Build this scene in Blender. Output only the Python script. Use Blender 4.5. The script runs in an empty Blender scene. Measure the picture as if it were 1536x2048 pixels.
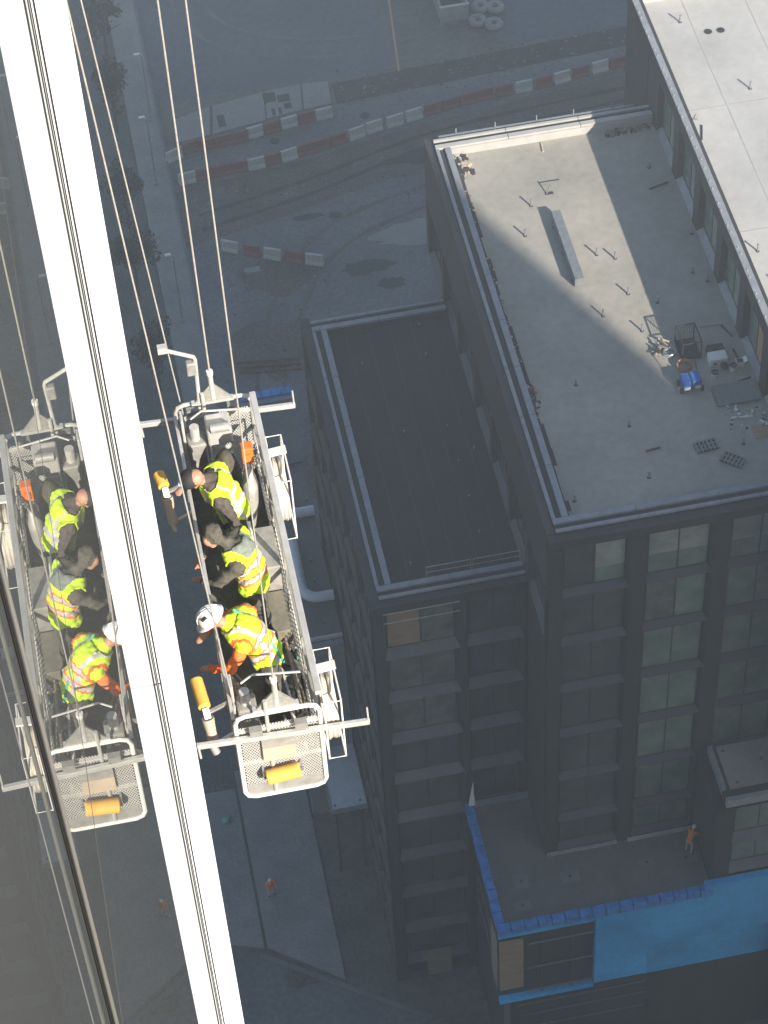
import bpy, bmesh, math, random
from mathutils import Vector, Matrix, noise
random.seed(7)
S = bpy.context.scene
COL = S.collection
rad = math.radians

# ------------------------------------------------------------------ camera
cam = bpy.data.cameras.new('camera')
cam.sensor_fit = 'VERTICAL'; cam.sensor_height = 36.0; cam.lens = 5026.48 * 36 / 2048
cam.clip_start = 0.02; cam.clip_end = 2000
camo = bpy.data.objects.new('camera', cam); COL.objects.link(camo)
_a, _b, _c = 0.141729463, 0.866296124, -0.0668874947
_F = Vector((math.sin(_a)*math.cos(_b), math.cos(_a)*math.cos(_b), -math.sin(_b)))
_r = Vector((math.cos(_a), -math.sin(_a), 0)); _u = _r.cross(_F)
_R = math.cos(_c)*_r + math.sin(_c)*_u; _U = -math.sin(_c)*_r + math.cos(_c)*_u
camo.matrix_world = Matrix(((_R.x, _U.x, -_F.x, 0), (_R.y, _U.y, -_F.y, 0), (_R.z, _U.z, -_F.z, 112), (0, 0, 0, 1)))
S.camera = camo

# ------------------------------------------------------------------ light
SUN_EL = rad(27); SUN_DIR = Vector((0.43*math.cos(SUN_EL), -0.903*math.cos(SUN_EL), math.sin(SUN_EL)))
w = bpy.data.worlds.new('World'); S.world = w; w.use_nodes = True
nt = w.node_tree; bg = nt.nodes['Background']
sky = nt.nodes.new('ShaderNodeTexSky'); sky.sky_type = 'NISHITA'; sky.sun_disc = False
sky.sun_elevation = SUN_EL; sky.sun_rotation = math.atan2(SUN_DIR.x, SUN_DIR.y)
nt.links.new(sky.outputs[0], bg.inputs[0]); bg.inputs[1].default_value = 0.085
sl = bpy.data.lights.new('sun', 'SUN'); sl.energy = 5.0; sl.angle = rad(0.53); sl.color = (1, .91, .78)
so = bpy.data.objects.new('sun', sl); COL.objects.link(so); so.location = (60, -60, 200)
so.rotation_euler = SUN_DIR.to_track_quat('Z', 'Y').to_euler()
vs = S.view_settings; vs.view_transform = 'Standard'; vs.look = 'None'; vs.gamma = 1; vs.exposure = 0.92
vs.use_curve_mapping = False
S.cycles.use_denoising = True; S.cycles.max_bounces = 8; S.cycles.caustics_reflective = False
S.cycles.sample_clamp_indirect = 4

# ------------------------------------------------------------------ materials
def mat(name, col, rough=.7, var=.15, scale=3., metal=0., bump=0., col2=None, mask=(.35, .7), spec=.5, coat=0., stretch=None, fine=0.):
    m = bpy.data.materials.new(name); m.use_nodes = True
    t = m.node_tree; b = t.nodes['Principled BSDF']
    b.inputs['Roughness'].default_value = rough; b.inputs['Metallic'].default_value = metal
    b.inputs['Specular IOR Level'].default_value = spec; b.inputs['Coat Weight'].default_value = coat
    tc = t.nodes.new('ShaderNodeTexCoord'); mp = t.nodes.new('ShaderNodeMapping')
    t.links.new(tc.outputs['Object'], mp.inputs[0])
    if stretch: mp.inputs['Scale'].default_value = stretch
    n = t.nodes.new('ShaderNodeTexNoise'); n.inputs['Scale'].default_value = scale; n.inputs['Detail'].default_value = 8
    n.inputs['Roughness'].default_value = .62
    t.links.new(mp.outputs[0], n.inputs['Vector'])
    r = t.nodes.new('ShaderNodeValToRGB'); r.color_ramp.elements[0].position = mask[0]; r.color_ramp.elements[1].position = mask[1]
    c2 = col2 or tuple(min(1, c*(1+var)) for c in col)
    c1 = col if col2 else tuple(c*(1-var) for c in col)
    r.color_ramp.elements[0].color = (*c1, 1); r.color_ramp.elements[1].color = (*c2, 1)
    t.links.new(n.outputs[0], r.inputs[0])
    out = r.outputs[0]
    if fine:
        n2 = t.nodes.new('ShaderNodeTexNoise'); n2.inputs['Scale'].default_value = scale*14; n2.inputs['Detail'].default_value = 5
        t.links.new(mp.outputs[0], n2.inputs['Vector'])
        mr = t.nodes.new('ShaderNodeMapRange'); mr.inputs[1].default_value = .3; mr.inputs[2].default_value = .7
        mr.inputs[3].default_value = 1-fine; mr.inputs[4].default_value = 1+fine
        t.links.new(n2.outputs[0], mr.inputs[0])
        mx = t.nodes.new('ShaderNodeMix'); mx.data_type = 'RGBA'; mx.blend_type = 'MULTIPLY'; mx.inputs[0].default_value = 1
        cm = t.nodes.new('ShaderNodeCombineColor')
        for i in range(3): t.links.new(mr.outputs[0], cm.inputs[i])
        t.links.new(out, mx.inputs[6]); t.links.new(cm.outputs[0], mx.inputs[7]); out = mx.outputs[2]
    t.links.new(out, b.inputs['Base Color'])
    if bump:
        bp = t.nodes.new('ShaderNodeBump'); bp.inputs['Strength'].default_value = bump; bp.inputs['Distance'].default_value = .02
        t.links.new(n.outputs[0], bp.inputs['Height']); t.links.new(bp.outputs[0], b.inputs['Normal'])
    return m

M = {}
M['facade'] = mat('dark_panel', (.029, .030, .032), .5, .18, .6, stretch=(1, 1, .15))
M['facade2'] = mat('dark_panel_brown', (.047, .042, .042), .5, .18, .5)
M['sill'] = mat('sill_metal', (.105, .110, .115), .45, .15, 1.5)
M['sill_dark'] = mat('sill_metal_dark', (.058, .06, .063), .5, .15, 1.5)
M['frame'] = mat('window_frame', (.03, .031, .033), .4, .1, 2)
M['pane_dark'] = mat('glass_dark', (.040, .047, .048), .06, .25, .7, col2=(.075, .085, .082), mask=(.35, .75), spec=.8)
M['pane_green'] = mat('glass_green', (.10, .155, .12), .08, .3, .8, col2=(.20, .27, .215), mask=(.3, .7), spec=.8)
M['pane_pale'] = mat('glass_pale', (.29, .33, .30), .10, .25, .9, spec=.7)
M['pane_dust'] = mat('glass_dusty', (.12, .125, .12), .25, .4, 1.3, spec=.5)
M['plywood'] = mat('plywood', (.30, .22, .15), .8, .25, 1.2, stretch=(1, 1, 4), col2=(.22, .165, .12))
M['plywood2'] = mat('plywood_new', (.42, .29, .16), .8, .2, 1.5, stretch=(1, 4, 1))
M['membrane'] = mat('black_membrane', (.020, .021, .023), .75, .25, .5, fine=.18)
M['seam'] = mat('membrane_seam', (.050, .052, .055), .7, .1, 4)
M['deck'] = mat('concrete_deck', (.29, .275, .245), .85, .2, .22, col2=(.42, .395, .345), mask=(.28, .74), fine=.09)
M['white_roof'] = mat('white_roof', (.40, .395, .385), .7, .1, .22, col2=(.54, .53, .51), mask=(.32, .66), fine=.05)
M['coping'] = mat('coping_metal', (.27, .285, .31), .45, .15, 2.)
M['coping_lit'] = mat('coping_pale_lit', (.46, .45, .43), .6, .1, 1.5)  # lighter copy of the coping, sunlight put into its colour; also pale trim
M['gap'] = mat('dark_gap', (.035, .036, .04), .8, .1, 2)
M['terrace'] = mat('terrace_membrane', (.10, .10, .10), .8, .3, .6, col2=(.155, .145, .135), fine=.12)
M['blue_tile'] = mat('blue_wrap', (.04, .22, .58), .5, .35, 3., bump=.6)
M['blue_wall'] = mat('blue_sheathing', (.02, .27, .60), .5, .25, .35, col2=(.04, .42, .82), mask=(.35, .65), fine=.1)
M['duct_pale'] = mat('duct_pale', (.60, .62, .64), .5, .1, 2.)
M['duct'] = mat('duct_steel', (.24, .26, .28), .5, .15, 3., metal=.3)
M['galv'] = mat('galvanised', (.40, .42, .43), .38, .15, 3., metal=.6)
M['alu'] = mat('aluminium', (.66, .65, .62), .38, .12, 6., metal=.35, fine=.1)
M['alu_dull'] = mat('aluminium_dull', (.40, .39, .365), .5, .2, 8., metal=.3, fine=.15)
M['white'] = mat('white_paint', (.80, .79, .76), .4, .05, 3.)
M['fin'] = mat('white_fin', (.78, .82, .88), .35, .05, 4.)
M['gasket'] = mat('black_gasket', (.02, .02, .02), .6, .1, 5)
M['steel_bead'] = mat('steel_bead', (.55, .54, .5), .3, .05, 10, metal=.8)
M['tower_body'] = mat('tower_body', (.035, .038, .042), .5, .1, 1)
M['asphalt'] = mat('asphalt', (.098, .103, .114), .9, .2, .25, col2=(.165, .168, .172), mask=(.3, .72), fine=.22)
M['asphalt_lot'] = mat('asphalt_lot', (.088, .10, .125), .9, .2, .15, col2=(.115, .128, .15), fine=.15)
M['ground'] = mat('dirt_ground', (.095, .088, .082), .95, .3, .18, col2=(.17, .16, .15), mask=(.3, .75), bump=.3, fine=.2)
M['mud'] = mat('mud', (.085, .070, .062), .95, .3, .35, col2=(.14, .118, .105), bump=.5, fine=.35)
M['wet_mud_and_shadow'] = mat('wet_mud_and_shadow', (.045, .042, .040), .8, .3, .9)
M['concrete'] = mat('pale_concrete', (.20, .205, .20), .9, .15, .5, col2=(.25, .25, .245), fine=.1)
M['pavement'] = mat('pavement', (.20, .20, .196), .9, .15, .5, col2=(.27, .268, .26), fine=.14)
M['kerb'] = mat('kerb', (.16, .165, .17), .9, .15, .8)
M['planting'] = mat('planting_soil', (.085, .082, .075), .95, .3, .6, col2=(.14, .135, .125), bump=.5, fine=.3)
M['red'] = mat('red_plastic', (.18, .055, .05), .5, .2, 4.)
M['wht_pl'] = mat('white_plastic', (.42, .42, .40), .5, .15, 4.)
M['rebar'] = mat('rusty_steel', (.16, .065, .045), .8, .3, 4.)
M['yellow'] = mat('yellow_foam', (.80, .42, .07), .7, .12, 12., col2=(.88, .52, .11))
M['tan'] = mat('tan_board', (.52, .42, .32), .7, .1, 6.)
M['rope'] = mat('steel_rope', (.50, .48, .44), .5, .15, 30, metal=.3)
M['hose'] = mat('white_hose', (.66, .60, .52), .5, .12, 8.)
M['orange'] = mat('orange_plastic', (.85, .20, .03), .45, .1, 6.)
M['dark'] = mat('black_rubber', (.03, .029, .028), .7, .3, 8.)
M['dark_cloth'] = mat('dark_cloth', (.09, .083, .062), .9, .35, 9., bump=.4)
M['grime'] = mat('checker_plate', (.17, .16, .12), .6, .4, 9., col2=(.28, .26, .20), fine=.2)
M['skin'] = mat('skin', (.52, .27, .18), .5, .1, 12.)
M['hair'] = mat('dark_hair', (.02, .016, .013), .8, .2, 30.)
M['jacket'] = mat('jacket_brown_grey', (.095, .080, .070), .9, .25, 12., bump=.4)
M['jacket2'] = mat('jacket_olive', (.105, .097, .076), .9, .25, 12., bump=.4)
M['pants'] = mat('work_trousers', (.085, .08, .068), .9, .25, 10., bump=.4)
M['vest_y'] = mat('vest_yellow', (.55, .80, .03), .75, .12, 14., col2=(.66, .86, .03), bump=.3)
M['vest_o'] = mat('vest_orange', (.90, .20, .04), .75, .1, 12.)
M['vest_s'] = mat('vest_silver', (.52, .51, .50), .35, .1, 14.)
M['vest_g'] = mat('vest_grey_mesh', (.20, .23, .20), .8, .15, 14.)
M['harness'] = mat('harness_green', (.10, .42, .27), .7, .1, 12.)
M['helmet'] = mat('helmet_white', (.80, .80, .80), .28, .03, 4.)
M['label_blue'] = mat('lamp_band', (.45, .55, .75), .4, .1, 8.)
M['blue_machine'] = mat('blue_enamel', (.03, .12, .42), .35, .1, 5.)
M['copper'] = mat('copper_orange', (.55, .22, .10), .45, .3, 9., metal=.4)
M['redtool'] = mat('red_enamel', (.45, .04, .03), .4, .1, 5.)
M['bark'] = mat('bark', (.06, .048, .04), .9, .3, 6.)
M['leaf'] = mat('autumn_leaf', (.040, .036, .030), .8, .3, 3.)
M['leaf2'] = mat('autumn_leaf_b', (.062, .046, .038), .8, .3, 3.)
M['boot'] = mat('boots', (.12, .08, .05), .8, .2, 8.)

def glass_mat():
    m = bpy.data.materials.new('curtain_wall_glass'); m.use_nodes = True
    t = m.node_tree; t.nodes.remove(t.nodes['Principled BSDF'])
    out = t.nodes['Material Output']
    d = t.nodes.new('ShaderNodeBsdfDiffuse'); d.inputs[0].default_value = (.15, .155, .155, 1)
    g = t.nodes.new('ShaderNodeBsdfGlossy'); g.inputs[0].default_value = (.80, .82, .80, 1); g.inputs[1].default_value = .0
    f = t.nodes.new('ShaderNodeFresnel'); f.inputs[0].default_value = 2.0
    mx = t.nodes.new('ShaderNodeMixShader')
    ml_ = t.nodes.new('ShaderNodeMath'); ml_.operation = 'MULTIPLY'; ml_.inputs[1].default_value = .80; t.links.new(f.outputs[0], ml_.inputs[0])
    t.links.new(ml_.outputs[0], mx.inputs[0]); t.links.new(d.outputs[0], mx.inputs[1]); t.links.new(g.outputs[0], mx.inputs[2])
    t.links.new(mx.outputs[0], out.inputs[0])
    return m
M['tower_glass'] = glass_mat()

# ------------------------------------------------------------------ geometry helpers
class MB:
    def __init__(s): s.v = []; s.f = []; s.mi = []; s.cur = 0
    def add(s, vs, fs):
        o = len(s.v); s.v += [tuple(v) for v in vs]; s.f += [tuple(i+o for i in f) for f in fs]; s.mi += [s.cur]*len(fs); return s
    def box(s, x0, x1, y0, y1, z0, z1):
        v = [(x, y, z) for z in (z0, z1) for y in (y0, y1) for x in (x0, x1)]
        return s.add(v, [(0, 2, 3, 1), (4, 5, 7, 6), (0, 1, 5, 4), (2, 6, 7, 3), (0, 4, 6, 2), (1, 3, 7, 5)])
    def bar(s, p, q, wx, wy=None, up=(0, 0, 1)):
        p, q = Vector(p), Vector(q); d = (q-p).normalized(); wy = wy or wx
        u = Vector(up)
        if abs(d.dot(u)) > .95: u = Vector((0, 1, 0))
        a = d.cross(u).normalized()*wx/2; b = a.normalized().cross(d).normalized()*wy/2
        v = [p-a-b, p+a-b, p+a+b, p-a+b, q-a-b, q+a-b, q+a+b, q-a+b]
        return s.add(v, [(3, 2, 1, 0), (4, 5, 6, 7), (0, 1, 5, 4), (1, 2, 6, 5), (2, 3, 7, 6), (3, 0, 4, 7)])
    def tube(s, pts, r, n=8, closed=False):
        pts = [Vector(p) for p in pts]; rs = r if isinstance(r, (list, tuple)) else [r]*len(pts)
        k = len(pts); vs = []; prev = None
        for i, p in enumerate(pts):
            if closed: d = pts[(i+1) % k]-pts[i-1]
            else: d = pts[min(i+1, k-1)]-pts[max(i-1, 0)]
            d.normalize()
            if prev is None:
                u = Vector((0, 0, 1)) if abs(d.z) < .9 else Vector((1, 0, 0))
                a = d.cross(u).normalized()
            else:
                a = (prev-d*prev.dot(d)).normalized()
            prev = a; b = d.cross(a)
            for j in range(n):
                t = 2*math.pi*j/n; vs.append(p+(a*math.cos(t)+b*math.sin(t))*rs[i])
        fs = []
        for i in range(k if closed else k-1):
            i2 = (i+1) % k
            for j in range(n): fs.append((i*n+j, i*n+(j+1) % n, i2*n+(j+1) % n, i2*n+j))
        if not closed: fs += [tuple(range(n-1, -1, -1)), tuple((k-1)*n+j for j in range(n))]
        return s.add(vs, fs)
    def cyl(s, c, r, z0, z1, n=12, r2=None):
        return s.tube([(c[0], c[1], z0), (c[0], c[1], z1)], [r, r if r2 is None else r2], n)
    def ell(s, c, rx, ry, rz, n=14, k=9, zmin=-1.):
        vs = []; fs = []
        t0 = math.acos(max(-1, min(1, -zmin)))
        ths = [math.pi - (math.pi-0)*i/(k-1) for i in range(k)] if zmin <= -1 else [math.acos(zmin)*(1-i/(k-1)) for i in range(k)]
        for th in ths:
            for j in range(n):
                p = 2*math.pi*j/n
                vs.append((c[0]+rx*math.sin(th)*math.cos(p), c[1]+ry*math.sin(th)*math.sin(p), c[2]+rz*math.cos(th)))
        for i in range(k-1):
            for j in range(n): fs.append((i*n+j, i*n+(j+1) % n, (i+1)*n+(j+1) % n, (i+1)*n+j))
        fs.append(tuple(range(n-1, -1, -1))); fs.append(tuple((k-1)*n+j for j in range(n)))
        return s.add(vs, fs)
    def prism(s, poly, z0, z1):
        n = len(poly); v = [(x, y, z0) for x, y in poly]+[(x, y, z1) for x, y in poly]
        return s.add(v, [tuple(range(n-1, -1, -1)), tuple(range(n, 2*n))]+[(i, (i+1) % n, n+(i+1) % n, n+i) for i in range(n)])
    def build(s, name, m, parent=None, smooth=False, bevel=0.):
        me = bpy.data.meshes.new(name); me.from_pydata(s.v, [], s.f)
        ms = m if isinstance(m, (list, tuple)) else [m]
        for x in ms: me.materials.append(M[x] if isinstance(x, str) else x)
        if len(ms) > 1: me.polygons.foreach_set('material_index', s.mi)
        bm = bmesh.new(); bm.from_mesh(me); bmesh.ops.recalc_face_normals(bm, faces=bm.faces); bm.to_mesh(me); bm.free()
        if smooth:
            me.polygons.foreach_set('use_smooth', [True]*len(me.polygons))
            try: me.set_sharp_from_angle(angle=rad(40))
            except Exception: pass
        o = bpy.data.objects.new(name, me); COL.objects.link(o)
        if parent is not None:
            o.parent = parent; o.matrix_parent_inverse = parent.matrix_basis.inverted()
        if bevel:
            md = o.modifiers.new('bevel', 'BEVEL'); md.width = bevel; md.segments = 2; md.limit_method = 'ANGLE'
        return o

def tag(o, label=None, cat=None, group=None, kind=None):
    if label: o['label'] = label
    if cat: o['category'] = cat
    if group: o['group'] = group
    if kind: o['kind'] = kind
    return o
def thing(name, loc, label, cat, group=None):
    o = bpy.data.objects.new(name, None); COL.objects.link(o); o.location = loc; o.empty_display_size = .2
    return tag(o, label, cat, group)
def dup(root, loc, rz=None, label=None, group=None, sc=None):
    r = root.copy(); COL.objects.link(r); r.location = loc
    if rz is not None: r.rotation_euler = (0, 0, rz)
    if sc: r.scale = sc
    if label: r['label'] = label
    if group: r['group'] = group
    for ch in root.children:
        c = ch.copy(); COL.objects.link(c); c.parent = r
        for g in ch.children:
            d = g.copy(); COL.objects.link(d); d.parent = c
    return r
def shared(o, name, parent, loc, rz=0, m=None):
    """another piece that shares the mesh of o, moved to loc (world, parents are unrotated)"""
    c = o.copy(); c.name = name; COL.objects.link(c); c.parent = parent
    c.matrix_parent_inverse = parent.matrix_basis.inverted() if parent else Matrix()
    c.location = loc; c.rotation_euler = (0, 0, rz)
    return c

# ------------------------------------------------------------------ ground and streets
def sheet(name, poly, z, m, thick=None):
    b = MB(); n = len(poly)
    if thick: b.prism(poly, z-thick, z)
    else: b.add([(x, y, z) for x, y in poly], [tuple(range(n))])
    return tag(b.build(name, m), kind='structure')
sheet('ground', [(-180, -120), (180, -120), (180, 240), (-180, 240)], 0, 'ground')
sheet('road', [(5.3, 92), (14.6, 92), (30, 100), (60, 112), (60, 122), (19, 122.4), (12, 120.5), (5.3, 119)], .004, 'asphalt')
sheet('road', [(-20, 20), (40, 20), (40, 44), (9.6, 61.0), (1.7, 66.4), (-20, 66.4)], .006, 'asphalt')
sheet('car_park', [(5.3, 133.8), (21.6, 133.2), (23.6, 175), (5.3, 178)], .004, 'asphalt_lot')
sheet('car_park', [(30.6, 133.9), (60, 134.3), (60, 170), (27.5, 170), (26, 140)], .004, 'asphalt_lot')
sheet('lane', [(5.3, 124.9), (17.2, 125.9), (37, 129.6), (38, 131.8), (17.4, 130.2), (16.6, 128.9), (5.3, 127.4)], .004, 'asphalt')
sheet('mud_strip', [(5.3, 119), (12, 120.5), (19, 122.4), (60, 122), (60, 129.5), (38, 129.0), (22, 127.2), (15, 125.7), (5.3, 124.4)], .005, 'mud')
sheet('fence_shadow_strip', [(17.3, 130.6), (39, 131.9), (60, 132.4), (60, 134), (39, 133.9), (17.3, 132.8)], .006, 'wet_mud_and_shadow')  # construction fence's shadow painted as a dark strip on the ground
sheet('pavement', [(3.2, 77), (5.1, 77), (5.1, 175), (3.2, 175)], .13, 'pavement', .2)
sheet('pavement', [(2.05, 66.9), (5.62, 64.2), (5.62, 78), (2.05, 78)], .14, 'pavement', .2)
sheet('pavement', [(-0.05, 67.6), (1.9, 66.9), (1.9, 76.9), (-0.05, 76.9)], .12, 'pavement', .2)
sheet('planting_bed', [(-0.05, 77), (3.1, 77), (3.1, 175), (-0.05, 175)], .02, 'planting')
sheet('planting_bed', [(5.75, 64.4), (8.2, 62.7), (8.2, 70.2), (5.75, 70.2)], .05, 'planting')
kb = MB()
for i, y in enumerate([77+2.4*k for k in range(40)]): kb.box(5.1, 5.28, y, y+2.38, -.1, .145)
tag(kb.build('kerb', 'kerb'), kind='structure')
kb = MB(); p0, p1 = Vector((1.6, 66.55, 0)), Vector((9.5, 61.15, 0)); dd = p1-p0
for k in range(6): kb.bar(p0+dd*(k/6)+Vector((0, 0, .04)), p0+dd*((k+.985)/6)+Vector((0, 0, .04)), .22, .24)
tag(kb.build('kerb', 'kerb'), kind='structure')
# patches of wet mud and worn asphalt
def blob(name, c, rx, ry, z, m, seed=0):
    r = random.Random(seed); n = 22
    sheet(name, [(c[0]+rx*math.cos(6.283*i/n)*r.uniform(.7, 1.15), c[1]+ry*math.sin(6.283*i/n)*r.uniform(.7, 1.15)) for i in range(n)], z, m)
for i, (x, y, a, b_, m) in enumerate([(16.4, 114.6, 1.7, .7, 'wet_mud_and_shadow'), (17.6, 112.8, 1.0, .6, 'wet_mud_and_shadow'), (15.2, 119.8, .5, .35, 'wet_mud_and_shadow'), (13.5, 120.1, 1.1, .3, 'wet_mud_and_shadow'),
        (9.6, 108.8, 3.4, 2.6, 'mud'), (12, 98, 4, 3, 'mud'), (20, 117, 3.0, 1.2, 'concrete'), (3.3, 72.2, .55, 2.2, 'wet_mud_and_shadow'), (3.6, 65.0, 1.2, .8, 'mud'), (10.8, 115.3, 3, 2, 'mud'), (22.5, 124, 3.4, .7, 'wet_mud_and_shadow')]):
    blob('mud_patch' if m != 'concrete' else 'worn_patch', (x, y), a, b_, .009+.001*i, m, i)
# pale concrete slabs with dark openings
sl_polys = [[(6.0, 129.2), (8.4, 129.5), (8.8, 132.4), (6.3, 131.6)], [(8.6, 129.5), (12.3, 130.1), (12.6, 133.0), (9.0, 132.4)], [(12.4, 130.2), (14.9, 130.5), (15.2, 133.2), (12.7, 133.0)], [(15.0, 130.5), (16.9, 130.7), (17.1, 133.0), (15.3, 133.2)]]
for p in sl_polys: sheet('concrete_slab', p, .10, 'concrete', .14)
for (x, y, a, b_) in ((12.9, 132.3, .42, .5), (13.85, 132.0, .42, .38), (14.0, 131.15, .25, .3), (12.95, 130.75, .12, .35), (13.4, 130.75, .1, .35), (9.35, 130.7, .25, .6)):
    o = MB().box(x-a, x+a, y-b_, y+b_, .02, .108).build('slab_opening', 'wet_mud_and_shadow'); tag(o, kind='structure')
ml = MB(); ml.bar((22.9, 141, .012), (22.05, 133.0, .012), .14, .006); ml.bar((22.9, 141.2, .012), (23.6, 165, .012), .14, .006)
tag(ml.build('road_marking', 'plywood2'), kind='structure')
for (x, y) in ((12.56, 127.9), (18.9, 129.0), (3.2, 121)):
    m_ = MB(); m_.cyl((x, y), .33, .0, .03, 18); m_.cyl((x, y), .26, .03, .04, 18)
    tag(m_.build('manhole_cover', 'wet_mud_and_shadow'), 'round dark manhole cover in the barricaded street lane', 'manhole cover', 'manhole covers in the street')

for k, (pts) in enumerate([[(6.2, 96), (7.4, 104), (9.6, 112), (14, 118.5), (24, 121.5), (40, 121)], [(8, 96), (9.1, 104), (11.3, 111), (15.5, 117), (25, 119.8), (40, 119.4)], [(6.5, 120.5), (14, 122.2), (24, 125.2), (40, 126.5)], [(6.5, 121.9), (14, 123.6), (24, 126.4), (40, 127.8)], [(7.5, 145), (10, 139), (16, 136), (21, 135.5)], [(9, 146), (11.4, 140.6), (16.6, 137.8), (21, 137.3)]]):
    P_ = [Vector((x, y, 0)) for x, y in pts]; sm = []
    for i in range(len(P_)-1):
        a0, a1, a2, a3 = P_[max(i-1, 0)], P_[i], P_[i+1], P_[min(i+2, len(P_)-1)]
        for j in range(8):
            t = j/8; sm.append(.5*((2*a1)+(a2-a0)*t+(2*a0-5*a1+4*a2-a3)*t*t+(3*a1-a0-3*a2+a3)*t**3))
    b_ = MB(); vs_ = []
    for i, p in enumerate(sm):
        d = (sm[min(i+1, len(sm)-1)]-sm[max(i-1, 0)]).normalized(); n_ = Vector((-d.y, d.x, 0)); wd = .16+.06*math.sin(i*1.7+k)
        vs_ += [(p.x+n_.x*wd, p.y+n_.y*wd, .021+.001*k), (p.x-n_.x*wd, p.y-n_.y*wd, .021+.001*k)]
    b_.add(vs_, [(2*i, 2*i+1, 2*i+3, 2*i+2) for i in range(len(sm)-1)]); tag(b_.build('tyre_track', 'mud' if k < 2 else 'wet_mud_and_shadow' if k < 4 else 'asphalt'), kind='structure')
r_ = random.Random(77); gb = MB()
for _ in range(900):
    x, y = r_.choice([(r_.uniform(5.5, 38), r_.uniform(119.5, 125)), (r_.uniform(5.5, 14), r_.uniform(94, 118)), (r_.uniform(17, 38), r_.uniform(129.9, 134))]); s_ = r_.uniform(.03, .13); gb.cur = r_.randrange(3)
    gb.add([(x+s_, y, .01), (x, y+s_*r_.uniform(.5, 1.2), .01), (x-s_, y, .01), (x, y-s_, .01), (x, y, .02+s_*.8)], [(0, 1, 4), (1, 2, 4), (2, 3, 4), (3, 0, 4)])
tag(gb.build('gravel', ['pavement', 'mud', 'concrete']), 'loose gravel and clods strewn over the muddy street', 'gravel', kind='stuff')

# ------------------------------------------------------------------ neighbouring tower that shades the street (stands behind the viewer)
nb = thing('shading_tower', (32, -32, 0), 'tall dark tower that throws the long shadow over the street', 'tower')
MB().box(4, 60.5, -51, -13, 0, 92).build('wall', 'facade', nb)
MB().box(3.6, 60.5, -51.4, -13, 92.003, 94).build('parapet', 'coping', nb)
bt = MB()
for k in range(23): bt.box(4.0, 60.4, -12.998, -12.8, 3.5+k*3.9, 4.4+k*3.9)
bt.build('floor_band', 'sill', nb)

# ------------------------------------------------------------------ glass tower beside the camera
GX = -0.05
tw = thing('glass_tower', (-8, 8, 0), 'glass curtain wall tower with white vertical fins mirroring the work platform', 'tower')
MB().box(-16, -.1, -11.6, 21.55, 0, 130).build('core_wall', 'tower_body', tw)
low = MB(); low.box(-.075, GX, -11.6, 21.52, 0, 57.0); low.build('lower_glazing', 'tower_glass', tw)
YF = 3.459; PW = 3.011
fin_y = [YF+PW*k for k in range(-4, 7)]
zj = [112-4.57+3.6*k for k in range(-14, 6)]
pane0 = MB().box(-.0125, .0125, .002, PW-.002, .003, 3.597).build('pane', 'tower_glass', tw)
pane0.matrix_parent_inverse = tw.matrix_basis.inverted(); first = True
for y in fin_y[:-1]:
    for z in zj[:-1]:
        if first: pane0.location = (GX-.0125, y, z); first = False
        else: shared(pane0, 'pane', tw, (GX-.0125, y, z))
for y in fin_y:
    if abs(y-(YF-PW)) < .01: continue
    for k, z in enumerate(zj[:-1]):
        f = MB(); f.box(GX+.001, GX+.0615, y, y+.05, z+.004, z+3.596); f.build('fin', 'fin', tw, bevel=.002)
    g = MB()
    g.box(GX+.0005, GX+.003, y-.006, y-.0005, zj[0], zj[-1]); g.box(GX+.0065, GX+.0095, y-.002, y-.0004, zj[0], zj[-1])
    g.build('gasket', 'gasket', tw)
g = MB(); g.box(GX+.0003, GX+.0008, .507, .517, zj[0], zj[-1]); g.build('mullion', 'gasket', tw)
g = MB(); g.tube([(GX+.0025, .505, zj[0]), (GX+.0025, .505, zj[-1])], .0008, 10); g.build('bead', 'steel_bead', tw, True)

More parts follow.
